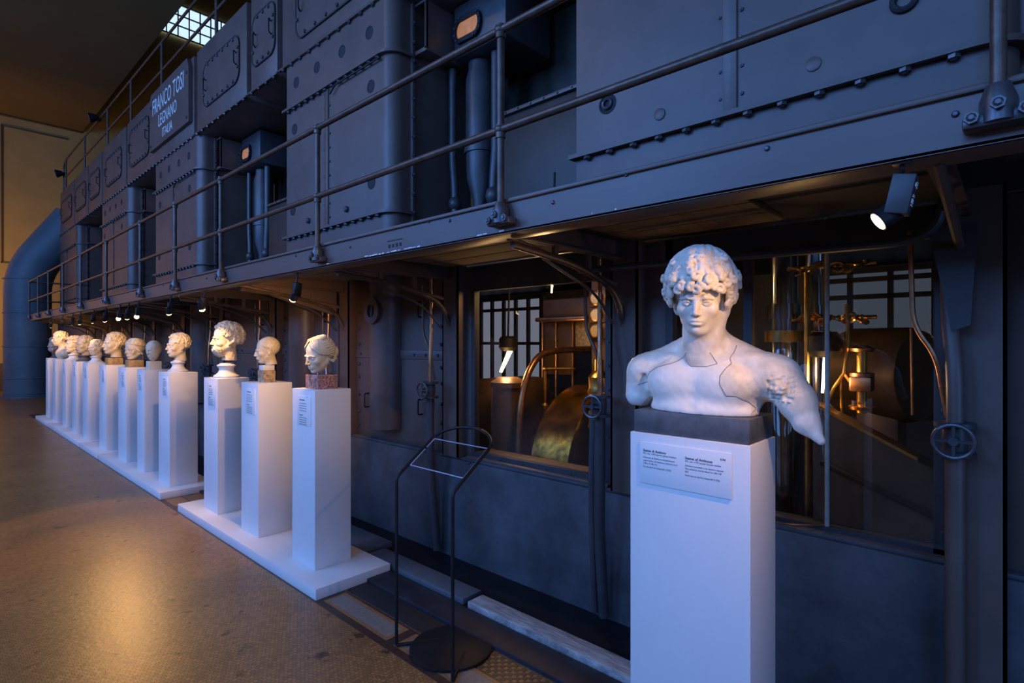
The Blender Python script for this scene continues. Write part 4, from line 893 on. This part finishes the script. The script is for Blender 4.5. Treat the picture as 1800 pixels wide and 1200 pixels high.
# ------------------------------------------------------------------ sculptures
PT = 1.273                                             # top of the white pedestals
def head_part(parent, m, style, h, size, cz, cx=0.0, yaw=0.0, nod=0.0, tilt=0.0, h_neck=True, neck=(-0.035, 0, -0.20), cut=-0.165, seed=1, name='head'):
    """size = scale against life size; cz = height of the head centre above the pedestal; yaw is measured from straight out of the wall"""
    S = Carve((-0.17, -0.15, -0.26), (0.17, 0.15, 0.19), h)
    if style != 'mask':
        carve_face(S, h < 0.0045, ears=style in ('bald', 'short', 'curly', 'bearded', 'male'), slim=0.92 if style in ('bald', 'girl') else 1.0)
        if h_neck: carve_neck(S, neck)
    if style == 'female':
        S.ell((-0.022, 0, 0.036), (0.098, 0.079, 0.090), 0.006); S.ell((-0.105, 0, 0.0), (0.040, 0.050, 0.050), 0.01)
        strands(S, 8, (0.58, 1.05), (-0.45, 0.75), 0.0068, 0.12, 2.95, 0.42, 0.001, 0.03)
        for sy in (1, -1): S.path([(-0.02, sy * 0.075, -0.03), (-0.05, sy * 0.070, -0.05), (-0.09, sy * 0.04, -0.045)], [0.008, 0.011, 0.013], 0.008)
        for i in range(34):
            t = i / 34 * pi * 2; d = pol(t, 1.0 - 0.10 * cos(t)); S.ell(on_skull(d, 0.002 * (i % 2)), (0.011, 0.011, 0.009), 0.002)
    elif style == 'bald':
        S.ell((-0.025, 0, 0.040), (0.100, 0.080, 0.093), 0.008)
        S.path([on_skull(pol(a, 0.62 - 0.50 * a)) for a in (0.9, 1.2, 1.5, 1.8)], [0.004] * 4, 0.004)
        S.path([on_skull(pol(-a, 0.62 - 0.50 * a)) for a in (0.9, 1.2, 1.5, 1.8)], [0.004] * 4, 0.004)
    elif style == 'bearded':
        S.ell((-0.016, 0, 0.040), (0.106, 0.086, 0.098), 0.006); curl_cap(S, 250, seed, (0.012, 0.017), 0.008, -0.6, 0.50, 0.80); beard(S, 110, seed, (0.011, 0.016))
    elif style == 'male':
        S.ell((-0.016, 0, 0.038), (0.101, 0.081, 0.094), 0.006); curl_cap(S, 300, seed, (0.008, 0.011), 0.0, -0.55, 0.47, 0.80)
    elif style == 'curly':
        S.ell((-0.016, 0, 0.040), (0.103, 0.083, 0.096), 0.006); curl_cap(S, 230, seed, (0.010, 0.014), 0.003, -0.55, 0.45, 0.85)
    elif style == 'short':
        S.ell((-0.016, 0, 0.036), (0.100, 0.079, 0.092), 0.005); curl_cap(S, 420, seed, (0.006, 0.008), -0.001, -0.55, 0.50, 0.75, False)
    elif style == 'turban':
        S.ell((-0.016, 0, 0.036), (0.104, 0.088, 0.094), 0.006); strands(S, 5, (0.55, 1.30), (0.05, 0.85), 0.013, 0.05, 3.0, 0.10, 0.004)
        for sy in (1, -1): S.path([on_skull(pol(sy * a, 0.45 - 0.22 * a)) for a in (0.0, 0.5, 1.0, 1.5, 2.0)], [0.008] * 5, 0.002)
        for sy in (1, -1): S.path([(0.055, sy * 0.055, 0.045), (0.01, sy * 0.085, -0.01), (-0.03, sy * 0.080, -0.05)], [0.012, 0.012, 0.010], 0.004)
    elif style == 'mask':
        S.ell((-0.005, 0, 0.030), (0.090, 0.084, 0.095), 0.01); S.ell((0.015, 0, -0.030), (0.066, 0.060, 0.098), 0.03)
        for sy in (1, -1): S.ell((0.085, sy * 0.030, 0.0), (0.014, 0.022, 0.010), 0.012, cut=True)
        S.path([(0.076, 0, 0.015), (0.089, 0, -0.032)], [0.007, 0.010], 0.014)
        S.ell((0.074, 0, -0.066), (0.008, 0.020, 0.007), 0.008)
    elif style == 'laurel':
        S.ell((-0.016, 0, 0.038), (0.100, 0.080, 0.092), 0.006); curl_cap(S, 200, seed, (0.008, 0.011), 0.0, -0.55, 0.42, 0.8)
        for i in range(24):
            a = i / 24 * 2 * pi; d = pol(a, 0.62 - 0.25 * cos(a)); S.ell(on_skull(d, 0.006), (0.018, 0.010, 0.016), 0.004)
    S.plane((0, 0, cut), (0, 0, -1)); S.rough(0.0006, 160, seed)
    o = link(bpy.data.objects.new(name, S.mesh(name, m))); o.parent = parent
    o.scale = (size,) * 3; o.location = (cx, 0, cz)
    o.rotation_euler = Matrix(rotm(pi - yaw, nod, tilt)).to_euler()
    return o

SOCLE = [(0.098, 0), (0.100, 0.012), (0.094, 0.022), (0.080, 0.030), (0.064, 0.046), (0.056, 0.068), (0.058, 0.085), (0.070, 0.096), (0.074, 0.106), (0.066, 0.114), (0.052, 0.118), (0.050, 0.128)]
def socle(parent, m, s=1.0, hz=1.0): return MB().lathe([(r * s, z * hz) for r, z in SOCLE], n=32).obj('socle', m, parent)
def block(parent, m, sx, sy, sz): return MB().box((-sx / 2, -sy / 2, 0), (sx / 2, sy / 2, sz), 0.003).obj('mounting_block', m, parent)
def sculpture(name, label, yc, x=1.935): return thing(name, label, 'sculpture', (x, yc, PT))

def make_antinous(parent):
    S = Carve((-0.20, -0.36, -0.10), (0.26, 0.46, 0.62), 0.0026)
    # torso
    S.ell((-0.020, 0, 0.080), (0.115, 0.205, 0.125), 0.03)
    S.ell((-0.055, 0, 0.120), (0.085, 0.205, 0.105), 0.03)
    for sy in (1, -1):
        S.ell((0.052, sy * 0.088, 0.100), (0.062, 0.098, 0.078), 0.035)               # pectorals
        S.ell((-0.010, sy * 0.222, 0.128), (0.074, 0.072, 0.068), 0.045)              # deltoid
        S.cap((-0.030, sy * 0.055, 0.235), (-0.020, sy * 0.195, 0.165), 0.045, 0.046, 0.04)   # trapezius
        S.cap((0.052, sy * 0.022, 0.180), (0.020, sy * 0.175, 0.188), 0.013, 0.014, 0.03)     # collarbone
    S.ell((0.02, 0, 0.01), (0.10, 0.19, 0.05), 0.03)
    S.ell((0.082, 0, 0.196), (0.018, 0.020, 0.020), 0.03, cut=True)
    S.path([(0.118, 0, 0.165), (0.128, 0, 0.10), (0.122, 0, 0.03)], [0.006, 0.008, 0.006], 0.03, cut=True)
    S.cap((-0.010, 0, 0.165), (0.040, 0.015, 0.330), 0.080, 0.066, 0.035)             # neck
    for sy in (1, -1): S.cap((0.060, sy * 0.014, 0.190), (0.030, sy * 0.062 + 0.02, 0.350), 0.015, 0.018, 0.03)
    # right arm (left in the photo): cut off short below the shoulder
    S.cap((-0.015, -0.248, 0.130), (-0.005, -0.262, 0.045), 0.064, 0.052, 0.03)
    S.cap((0.055, -0.205, 0.115), (0.062, -0.212, 0.00), 0.010, 0.010, 0.02, cut=True)
    # left arm: hangs away from the body and breaks off in a point
    S.cap((-0.015, 0.250, 0.135), (0.000, 0.305, 0.055), 0.066, 0.056, 0.03)
    S.cap((0.000, 0.305, 0.060), (0.010, 0.335, -0.005), 0.056, 0.040, 0.02)
    S.cap((0.010, 0.335, -0.005), (0.020, 0.378, -0.058), 0.040, 0.013, 0.012)
    S.cap((0.030, 0.215, 0.02), (0.035, 0.235, -0.06), 0.030, 0.030, 0.015, cut=True)
    S.ell((0.045, 0.268, 0.098), (0.028, 0.030, 0.027), 0.006)                         # broken strut on the arm
    S.rough(0.0035, 170, 5, (0.03, 0.235, 0.06), (0.10, 0.31, 0.135))
    # flat underside where it rests on the block, only under the torso
    keep = S.F.copy(); S.plane((0, 0, 0.001), (0, 0, -1)); ys = S.lo[1] + S.h * np.arange(S.n[1]); arm = ys > 0.232
    S.F[:, arm, :] = keep[:, arm, :]
    S.rough(0.0004, 140, 3)
    # head, turned to its left and looking down
    S.frame((0.082, 0.019, 0.398), rotm(radians(17), radians(12), radians(-2)), 1.025)
    T = Carve(S.lo, S.lo + S.h * (S.n - 1), S.h); T.frame(S.o, S.R, S.s)
    carve_face(T, True)
    curly_locks(T, 11)
    k = 0.02; n = tuple(slice(0, q) for q in np.minimum(S.F.shape, T.F.shape)); a, b = S.F[n], T.F[n]
    h = np.clip(0.5 + 0.5 * (b - a) / k, 0, 1); r = b + (a - b) * h - k * h * (1 - h)
    zz = (S.lo[2] + S.h * np.arange(r.shape[2]))[None, None, :]
    S.F[n] = np.where(zz > 0.375, np.minimum(a, b), r)
    o = link(bpy.data.objects.new('figure', S.mesh('figure', M['marble'], 1))); o.parent = parent
    o.rotation_euler = (0, 0, pi)
    return o
# ------------------------------------------------------------------ pedestals, bases, captions
BZ = 0.07
for y0, y1, lab in ((3.176, 5.82, 'nearest low white base, under the three nearest pedestals'), (6.37, 9.15, 'second low white base, under the fourth, fifth and sixth pedestals'),
                    (9.20, 10.40, 'short low white base under the seventh pedestal'), (10.45, 13.38, 'low white base under the eighth to tenth pedestals'), (13.43, 14.98, 'farthest low white base, by the flue duct')):
    single('display_platform', MB().box((1.667, y0, 0), (2.215, y1, BZ), 0.003), M['white'], lab, 'base', 'low white bases')
ROWCAP = [('Testa femminile', -0.075, 0.075, 0.014, True)] + [('marmo bianco dagli scavi di Roma', -0.075, 0.052 - 0.016 * i, 0.009, False) for i in range(4)] + \
         [('Female head', -0.075, -0.028, 0.012, True)] + [('white marble from the excavations', -0.075, -0.045 - 0.015 * i, 0.009, False) for i in range(4)] + [('1.02', 0.045, 0.098, 0.010, False)]
ROWTXT = text_mesh([(a, x * 0.85, y, s * 0.82, bd) for a, x, y, s, bd in ROWCAP], 'caption_text'); ROWTXT.materials.append(M['ink'])
def pedestal(x, y0, y1, z0, label, depth=0.27):
    t = thing('pedestal', label, 'pedestal', (x, y0, z0), group='white pedestals')
    MB().box((0, 0, 0), (depth, y1 - y0, PT - z0), 0.0025).obj('body', M['white'], t)
    return t
HEADS = ['female head with pulled back wavy hair', 'smooth bald child head', 'large curly bearded head', 'young male head with short curls', 'smooth mask-like head', 'woman head in a turban',
         'stern short haired male head', 'small cropped head', 'dark head on a dark socle', 'wreathed head', 'broken shoulder bust', 'small dark bearded head']
PED = [(3.441, 3.77), (4.335, 4.665), (5.185, 5.53), (6.545, 6.93), (7.49, 7.80), (8.30, 8.72), (9.40, 9.82), (10.60, 11.0), (11.50, 11.88), (12.45, 12.82), (13.50, 13.86), (14.40, 14.70)]
NTH = ['first', 'second', 'third', 'fourth', 'fifth', 'sixth', 'seventh', 'eighth', 'ninth', 'tenth', 'eleventh', 'twelfth']
for i, (y0, y1) in enumerate(PED):
    t = pedestal(1.80, y0, y1, BZ, 'slim white pedestal under the ' + HEADS[i] + ', %s of the row' % NTH[i])
    c_ = MB().box((-0.006, 0.05, 1.203 - 0.245), (0, 0.05 + 0.185, 1.203 - 0.045), 0.001).obj('caption_card', M['card'], t)
    inst('caption_text', ROWTXT, c_, (-0.0065, 0.05 + 0.0925, 1.203 - 0.15))
t = pedestal(1.768, 0.607, 1.034, 0, 'large white pedestal under the antique bust, in the right foreground', 0.245)
cc = MB().box((-0.006, 0.058, PT - 0.178), (0, 0.384, PT - 0.030), 0.0012).obj('caption_card', M['card'], t)
cap = [('Statua di Antinoo', -0.150, 0.040, 0.0125, True), ('MC, inv. 1192 marmo greco insulare', -0.150, 0.031, 0.0085, False),
       ('Il braccio di Antinoo è inserimento', -0.150, 0.0165, 0.0085, False), ('come replica. Di Antinoo è discussa tra il', -0.150, 0.006, 0.0078, False), ('130 e il 138 d.C.', -0.150, -0.0045, 0.0085, False),
       ('Da via dei Fori Imperiali (1932)', -0.150, -0.0165, 0.0085, False),
       ('Statue of Antinous', 0.008, 0.034, 0.0125, True), ('MC, inv. 1192 insular Greek marble', 0.008, 0.025, 0.0085, False), ('Dionysus is probably to be dated to imperial', 0.008, 0.0105, 0.0072, False),
       ('The antinous can be dated to 130-138', 0.008, 0.000, 0.0080, False), ('AD', 0.008, -0.0105, 0.0085, False), ('From the via dei Fori Imperiali (1932)', 0.008, -0.0225, 0.0078, False), ('II.94', 0.128, 0.047, 0.010, True)]
me = text_mesh(cap, 'caption_text'); me.materials.append(M['ink']); inst('caption_text', me, cc, (-0.0063, 0.221, PT - 0.104))
single('stone_block', MB().box((1.778, 0.614, PT), (2.008, 1.024, PT + 0.080), 0.002), M['slate'], 'dark grey stone block between the large pedestal and the antique bust', 'stone block')

# ------------------------------------------------------------------ the sculptures
t = thing('antique_bust', 'large marble bust of a curly haired youth with patched chest, on the dark stone block', 'sculpture', (1.905, 0.815, PT + 0.080))
ant = make_antinous(t)
PATCH = [(-.30, .085), (-.195, .10), (-.175, .135), (-.14, .155), (-.085, .17), (-.045, .19), (-.03, .178), (-.012, .163), (.045, .163), (.078, .173), (.112, .19), (.12, .175), (.10, .135), (.101, .108), (.12, .07), (.148, .07), (.172, .052), (.184, .028), (.18, -.05), (-.30, -.05)]
def inside(y, z):
    c = False
    for (a, b), (a2, b2) in zip(PATCH, PATCH[1:] + PATCH[:1]):
        if (b > z) != (b2 > z) and y < a + (a2 - a) * (z - b) / (b2 - b): c = not c
    return c
ant.data.materials.append(M['patch'])
for p in ant.data.polygons:
    if p.center.x > 0.02 and p.center.z < 0.2 and inside(p.center.y, p.center.z): p.material_index = 1
from mathutils.bvhtree import BVHTree
bv = BVHTree.FromPolygons([v.co for v in ant.data.vertices], [p.vertices for p in ant.data.polygons])
def seam(pts, r=0.0016):
    P = []
    for (y, z), (y2, z2) in zip(pts, pts[1:]):
        for k in range(6):
            f = k / 6; h = bv.ray_cast(Vector((0.6, y + (y2 - y) * f, z + (z2 - z) * f)), Vector((-1, 0, 0)))
            if h[0]: P.append(h[0])
    if len(P) > 2:
        o = MB().tube(P, r, 6).obj('repair_seam', M['seam'], t); o.rotation_euler = (0, 0, pi)
seam([(-0.235, 0.085), (-0.195, 0.100), (-0.175, 0.135), (-0.140, 0.155), (-0.085, 0.170), (-0.045, 0.190), (-0.025, 0.215)])
seam([(-0.030, 0.210), (-0.026, 0.178), (-0.012, 0.163), (0.045, 0.163), (0.078, 0.173), (0.065, 0.188), (0.048, 0.215)])
seam([(0.118, 0.235), (0.112, 0.19), (0.120, 0.175), (0.100, 0.135), (0.101, 0.108), (0.120, 0.070), (0.148, 0.070), (0.172, 0.052), (0.184, 0.028), (0.180, 0.004)])

def yc(i): return sum(PED[i]) / 2
RODS = lambda t, m, z0, z1: [MB().cyl((x, y, z0), (x * .7, y * .7, z1), 0.004, n=8).obj('mounting_rod', m, t) for x, y in ((0.02, 0.03), (-0.03, 0.0), (0.02, -0.03))]
t = sculpture('portrait_sculpture', 'female marble head with wavy hair pinned above a red porphyry block, nearest of the row', yc(0)); block(t, M['porphyry'], 0.15, 0.175, 0.098); RODS(t, M['chrome'], 0.098, 0.19)
head_part(t, M['marble_warm'], 'female', 0.0034, 1.02, 0.235, -0.015, radians(-4), radians(14), radians(-3), h_neck=False, cut=-0.118)
t = sculpture('portrait_sculpture', 'smooth bald child head of yellow marble on a brown veined block', yc(1)); block(t, M['brown_marble'], 0.095, 0.12, 0.098); MB().box((-0.045, -0.045, 0.098), (0.045, 0.045, 0.138), 0.003).obj('neck_block', M['marble_white'], t)
head_part(t, M['marble_yellow'], 'bald', 0.0036, 0.86, 0.255, 0.0, radians(16), radians(6), 0, cut=-0.135)
t = sculpture('portrait_sculpture', 'large curly bearded marble head on a white turned socle', yc(2)); socle(t, M['marble_white'], 1.10, 1.05)
head_part(t, M['marble_warm'], 'bearded', 0.0034, 1.17, 0.345, 0.0, radians(9), radians(-2), 0, neck=(-0.030, 0, -0.20), cut=-0.160, seed=3)
t = sculpture('portrait_sculpture', 'young male marble head with short curls on a white socle, fourth of the row', yc(3)); socle(t, M['marble_white'], 1.0, 1.0)
head_part(t, M['marble_warm'], 'male', 0.0036, 1.08, 0.283, 0.0, radians(-4), radians(-2), 0, seed=4, cut=-0.150)
t = sculpture('portrait_sculpture', 'smooth mask-like head on a cream stone block', yc(4)); block(t, M['cream_block'], 0.13, 0.14, 0.098)
head_part(t, M['marble_warm'], 'mask', 0.004, 0.98, 0.225, 0.0, radians(-26), radians(5), 0, cut=-0.13)
t = sculpture('portrait_sculpture', 'woman head wrapped in a turban on a brown marble block', yc(5)); block(t, M['ochre_block'], 0.17, 0.17, 0.092)
head_part(t, M['marble_warm'], 'turban', 0.004, 1.12, 0.225, 0.0, radians(-24), radians(2), 0, h_neck=False, cut=-0.118)
t = sculpture('portrait_sculpture', 'stern short haired male head on an ochre marble block, seventh of the row', yc(6)); block(t, M['ochre_block'], 0.18, 0.19, 0.096)
head_part(t, M['marble_yellow'], 'short', 0.0042, 1.30, 0.300, 0.0, radians(-5), radians(-2), 0, cut=-0.150, neck=(-0.03, 0, -0.18))
t = sculpture('portrait_sculpture', 'small cropped marble head on a white socle, eighth of the row', yc(7)); socle(t, M['marble_white'], 1.05, 0.85)
head_part(t, M['marble_warm'], 'short', 0.0045, 1.02, 0.235, 0.0, radians(-18), radians(2), 0, cut=-0.125)
t = sculpture('portrait_sculpture', 'dark weathered head on a dark turned socle', yc(8)); socle(t, M['slate'], 1.15, 0.85)
head_part(t, M['marble_dark'], 'male', 0.0045, 1.25, 0.275, 0.0, radians(-16), radians(-4), 0, seed=8, cut=-0.14)
t = sculpture('portrait_sculpture', 'wreathed marble head bending forward on a white socle', yc(9)); socle(t, M['marble_white'], 1.2, 0.9)
head_part(t, M['marble_warm'], 'laurel', 0.0045, 1.25, 0.28, 0.0, radians(-14), radians(-4), 0, seed=9, cut=-0.14)
def shoulder_bust(t):
    S = Carve((-0.20, -0.28, -0.02), (0.24, 0.28, 0.56), 0.006)
    S.ell((0, 0, 0.10), (0.12, 0.20, 0.12), 0.03)
    for sy in (1, -1): S.ell((-0.01, sy * 0.17, 0.10), (0.08, 0.07, 0.08), 0.04); S.cap((-0.03, sy * .05, .22), (-.02, sy * .17, .14), .045, .045, .03)
    S.cap((-0.01, 0, 0.15), (0.02, 0, 0.30), 0.075, 0.065, 0.03); S.plane((0, 0, 0.0), (0, 0, -1))
    S.frame((0.05, 0, 0.385), rotm(radians(-8), radians(2)), 1.15); carve_face(S, False, True); S.ell((-0.016, 0, 0.038), (0.103, 0.083, 0.096), 0.006); curl_cap(S, 200, 21, (0.010, 0.013), 0.002, -0.55, 0.45, 0.85)
    o = link(bpy.data.objects.new('figure', S.mesh('figure', M['marble_warm']))); o.parent = t; o.rotation_euler = (0, 0, pi)
t = sculpture('portrait_sculpture', 'male marble bust with broken shoulders near the far end of the row', yc(10)); shoulder_bust(t)
t = sculpture('portrait_sculpture', 'small dark bearded head, farthest of the row', yc(11)); socle(t, M['slate'], 0.9, 0.8)
head_part(t, M['marble_dark'], 'bearded', 0.005, 1.18, 0.27, 0.0, radians(-8), 0, 0, seed=12, cut=-0.14)

# ------------------------------------------------------------------ caption stand
t = thing('caption_stand', 'slim black metal stand with a tilted clear panel and round base', 'stand', (1.70, 2.16, 0))
b = MB(); R = 0.222
top = [(0.0, R, 0.0), (0.0, R, 0.895)]; sl = Vector((0.235, 0, 0.165))
arch = [V(0.235, 0, 1.06) + V(0.10 * sin(a) * 1.0, R * cos(a), 0.075 * sin(a)) for a in [pi * k / 16 for k in range(17)]]
pts = [V(0, R, 0.012), V(0, R, 0.87)] + [V(0.006, R, 0.892)] + [V(0.03, R, 0.912)] + arch + [V(0.03, -R, 0.912), V(0.006, -R, 0.892), V(0, -R, 0.87), V(0, -R, 0.012)]
b.tube(pts, 0.0085, 10); b.obj('frame', M['black'], t)
for y in (R, -R): MB().tube([(0.0, y, 0.012), (0.19, y * 0.45, 0.012)], 0.009, 8).obj('foot_bar', M['black'], t)
MB().lathe([(0.215, 0), (0.215, 0.014), (0.208, 0.018)], (0.185, 0, 0), 48).obj('base_disc', M['black'], t)
pa = MB(); p0 = V(0.075, 0, 0.944); u = V(0.165, 0, 0.118)
pa.prism([p0 + V(0, 0.20, 0), p0 + V(0, -0.215, 0), p0 + V(0, -0.215, 0) + u, p0 + V(0, 0.20, 0) + u], V(-0.004, 0, 0.006)); pa = pa.obj('clear_panel', M['acrylic'], t)
q = [p0 + V(-.002, 0.20, .003), p0 + V(-.002, -0.215, .003), p0 + V(-.002, -0.215, .003) + u, p0 + V(-.002, 0.20, .003) + u]
for k in range(4): MB().cyl(q[k], q[(k + 1) % 4], 0.0028, n=6).obj('edge_highlight', M['acrylic_highlight'], pa)  # pale rods paint the bright edges of the clear panel
for y, f in ((0.185, 0.6), (-0.2, 0.4)): MB().cyl(p0 + u * f + V(-0.004, y, 0.006), p0 + u * f + V(-0.008, y, 0.012), 0.006, n=10).obj('screw', M['chrome'], pa)

# ------------------------------------------------------------------ spotlights under the walkway
def spot(y, label, aim, z=1.90, power=9.0, x=1.668, near=False, size=62, blend=0.6):
    t = thing('spotlight', label, 'spotlight', (x, y, 0), group='spotlights under the walkway')
    d = (Vector(aim) - Vector((x, y, z))).normalized()
    MB().box((-0.018 + (GX + 0.03 - x), -0.05, GZ0 - 0.004), (0.018 + (GX + 0.03 - x), -0.01, GZ0), 0.001).obj('mounting_plate', M['bolt'], t)
    MB().tube([(GX + 0.03 - x, -0.03, GZ0), (GX + 0.03 - x, -0.03, GZ0 - 0.02), (0, -0.035, z + 0.085)], 0.006, 8).obj('stem', M['black'], t)
    R = Matrix.Rotation(radians(12), 3, 'X')
    bx = MB().box((-0.020, -0.068, z + 0.01), (0.024, -0.022, z + 0.10), 0.003, rot=R).obj('driver_box', M['black'] if not near else M['steel_dark'], t)
    if near:
        b = MB()
        for (a0, b0, a1, b1) in ((-.010, .072, .012, .075), (-.010, .060, .012, .063), (-.010, .060, -.007, .075), (.009, .060, .012, .075), (-.006, .066, .008, .069), (-.006, .044, .008, .046), (-.009, .040, .011, .0425), (-.009, .026, -.005, .036), (-.002, .026, .003, .036), (.006, .026, .011, .036), (-.009, .020, .011, .023)):
            b.box((a0, -0.0705, z + b0 + .01), (a1, -0.0685, z + b1 + .01), rot=R, about=(0.002, -0.045, z + 0.055))
        b.obj('rating_mark', M['card'], bx)
    c = Vector((0, 0, z)); 
    b = MB().lathe([(0.012, -0.085), (0.020, -0.075), (0.024, -0.055), (0.0245, -0.008), (0.026, 0.0), (0.0225, 0.0), (0.0215, -0.006), (0.0, -0.006)], c, 22, d); b.cyl(c - d * 0.06, (0, -0.035, z + 0.05), 0.005, n=8)
    b.obj('lamp_head', M['black'], t)
    MB().lathe([(0.0222, -0.003), (0.022, 0.001), (0.0, 0.002)] if near else [(0.0222, -0.003), (0.0232, 0.003), (0.022, 0.012), (0.014, 0.019), (0.0, 0.022)], c, 20, d).obj('lens', M['lens'], t)
    l = bpy.data.lights.new('spot_beam', 'SPOT'); l.energy = power; l.color = (1.0, 0.52, 0.16); l.spot_size = radians(size); l.spot_blend = blend; l.shadow_soft_size = 0.018
    o = link(bpy.data.objects.new('spot_beam', l)); o.parent = t; o.location = c + d * 0.027; o.rotation_euler = d.to_track_quat('-Z', 'Y').to_euler()
spot(0.236, 'spotlight with white print on its driver box, nearest the viewer above the antique bust', (1.30, 0.78, 1.46), 1.885, 17.0, 1.54, True, 128, 0.4)
l = bpy.data.lights.new('hall_projector', 'SPOT'); l.energy = 235; l.color = (1.0, 0.66, 0.36); l.spot_size = radians(3.7); l.spot_blend = 0.7; l.shadow_soft_size = 0.06     # framing projector high in the hall, trained on the large bust
l2 = l.copy(); l2.energy = 420; l2.spot_size = radians(9); l2.spot_blend = 0.9; o = link(bpy.data.objects.new('hall_projector', l2)); o.location = (-2.4, -3.2, 6.0); o.rotation_euler = (Vector((1.95, 3.62, 1.36)) - o.location).to_track_quat('-Z', 'Y').to_euler()   # a second one, trained on the nearest head of the row
o = link(bpy.data.objects.new('hall_projector', l)); o.location = (-3.2, 4.4, 6.2); o.rotation_euler = (Vector((1.80, 0.92, 1.50)) - o.location).to_track_quat('-Z', 'Y').to_euler()
AIMS = [(3.475, 4.45, 'above the nearest head'), (5.17, 5.36, 'above the second and third heads'), (6.09, 6.74, 'left of the curly bearded head'), (7.245, 6.74, 'facing the viewer above the fifth head'), (7.665, 8.51, 'between the fifth and sixth heads'),
        (8.07, 7.64, 'facing the viewer above the sixth head'), (8.79, 9.61, 'above the seventh head'), (9.52, 10.8, 'left of the seventh head'), (10.44, 11.69, 'above the eighth head'), (11.03, 12.63, 'right of the ninth head'), (11.94, 13.68, 'right of the tenth head'), (13.1, 14.55, 'farthest along the walkway')]
for y, ay, lab in AIMS:
    if ay < y: spot(y, 'small black spotlight under the walkway ' + lab, (0.95, y - 2.45, 0.0), 1.885, 60.0, size=44); continue
    spot(y, 'small black spotlight under the walkway ' + lab, (1.88, ay, 1.34), 1.885, 36.0 if y < 4 else 24.0, size=112 if y < 4 else 66)

# ------------------------------------------------------------------ put every thing's origin at its own base
bpy.context.view_layer.update()
def leaves(o):
    for c in o.children:
        if c.type == 'MESH': yield c
        yield from leaves(c)
for t in [o for o in COL.objects if o.type == 'EMPTY' and o.parent is None]:
    pts = [m.matrix_world @ Vector(q) for m in leaves(t) for q in m.bound_box]
    lo = [min(p[k] for p in pts) for k in range(3)]; hi = [max(p[k] for p in pts) for k in range(3)]
    d = Vector((0, 0, lo[2] - t.location.z))
    if not lo[0] - .05 <= t.location.x <= hi[0] + .05: d.x = (lo[0] + hi[0]) / 2 - t.location.x
    if not lo[1] - .05 <= t.location.y <= hi[1] + .05: d.y = (lo[1] + hi[1]) / 2 - t.location.y
    t.location += d
    for c in t.children: c.location -= d
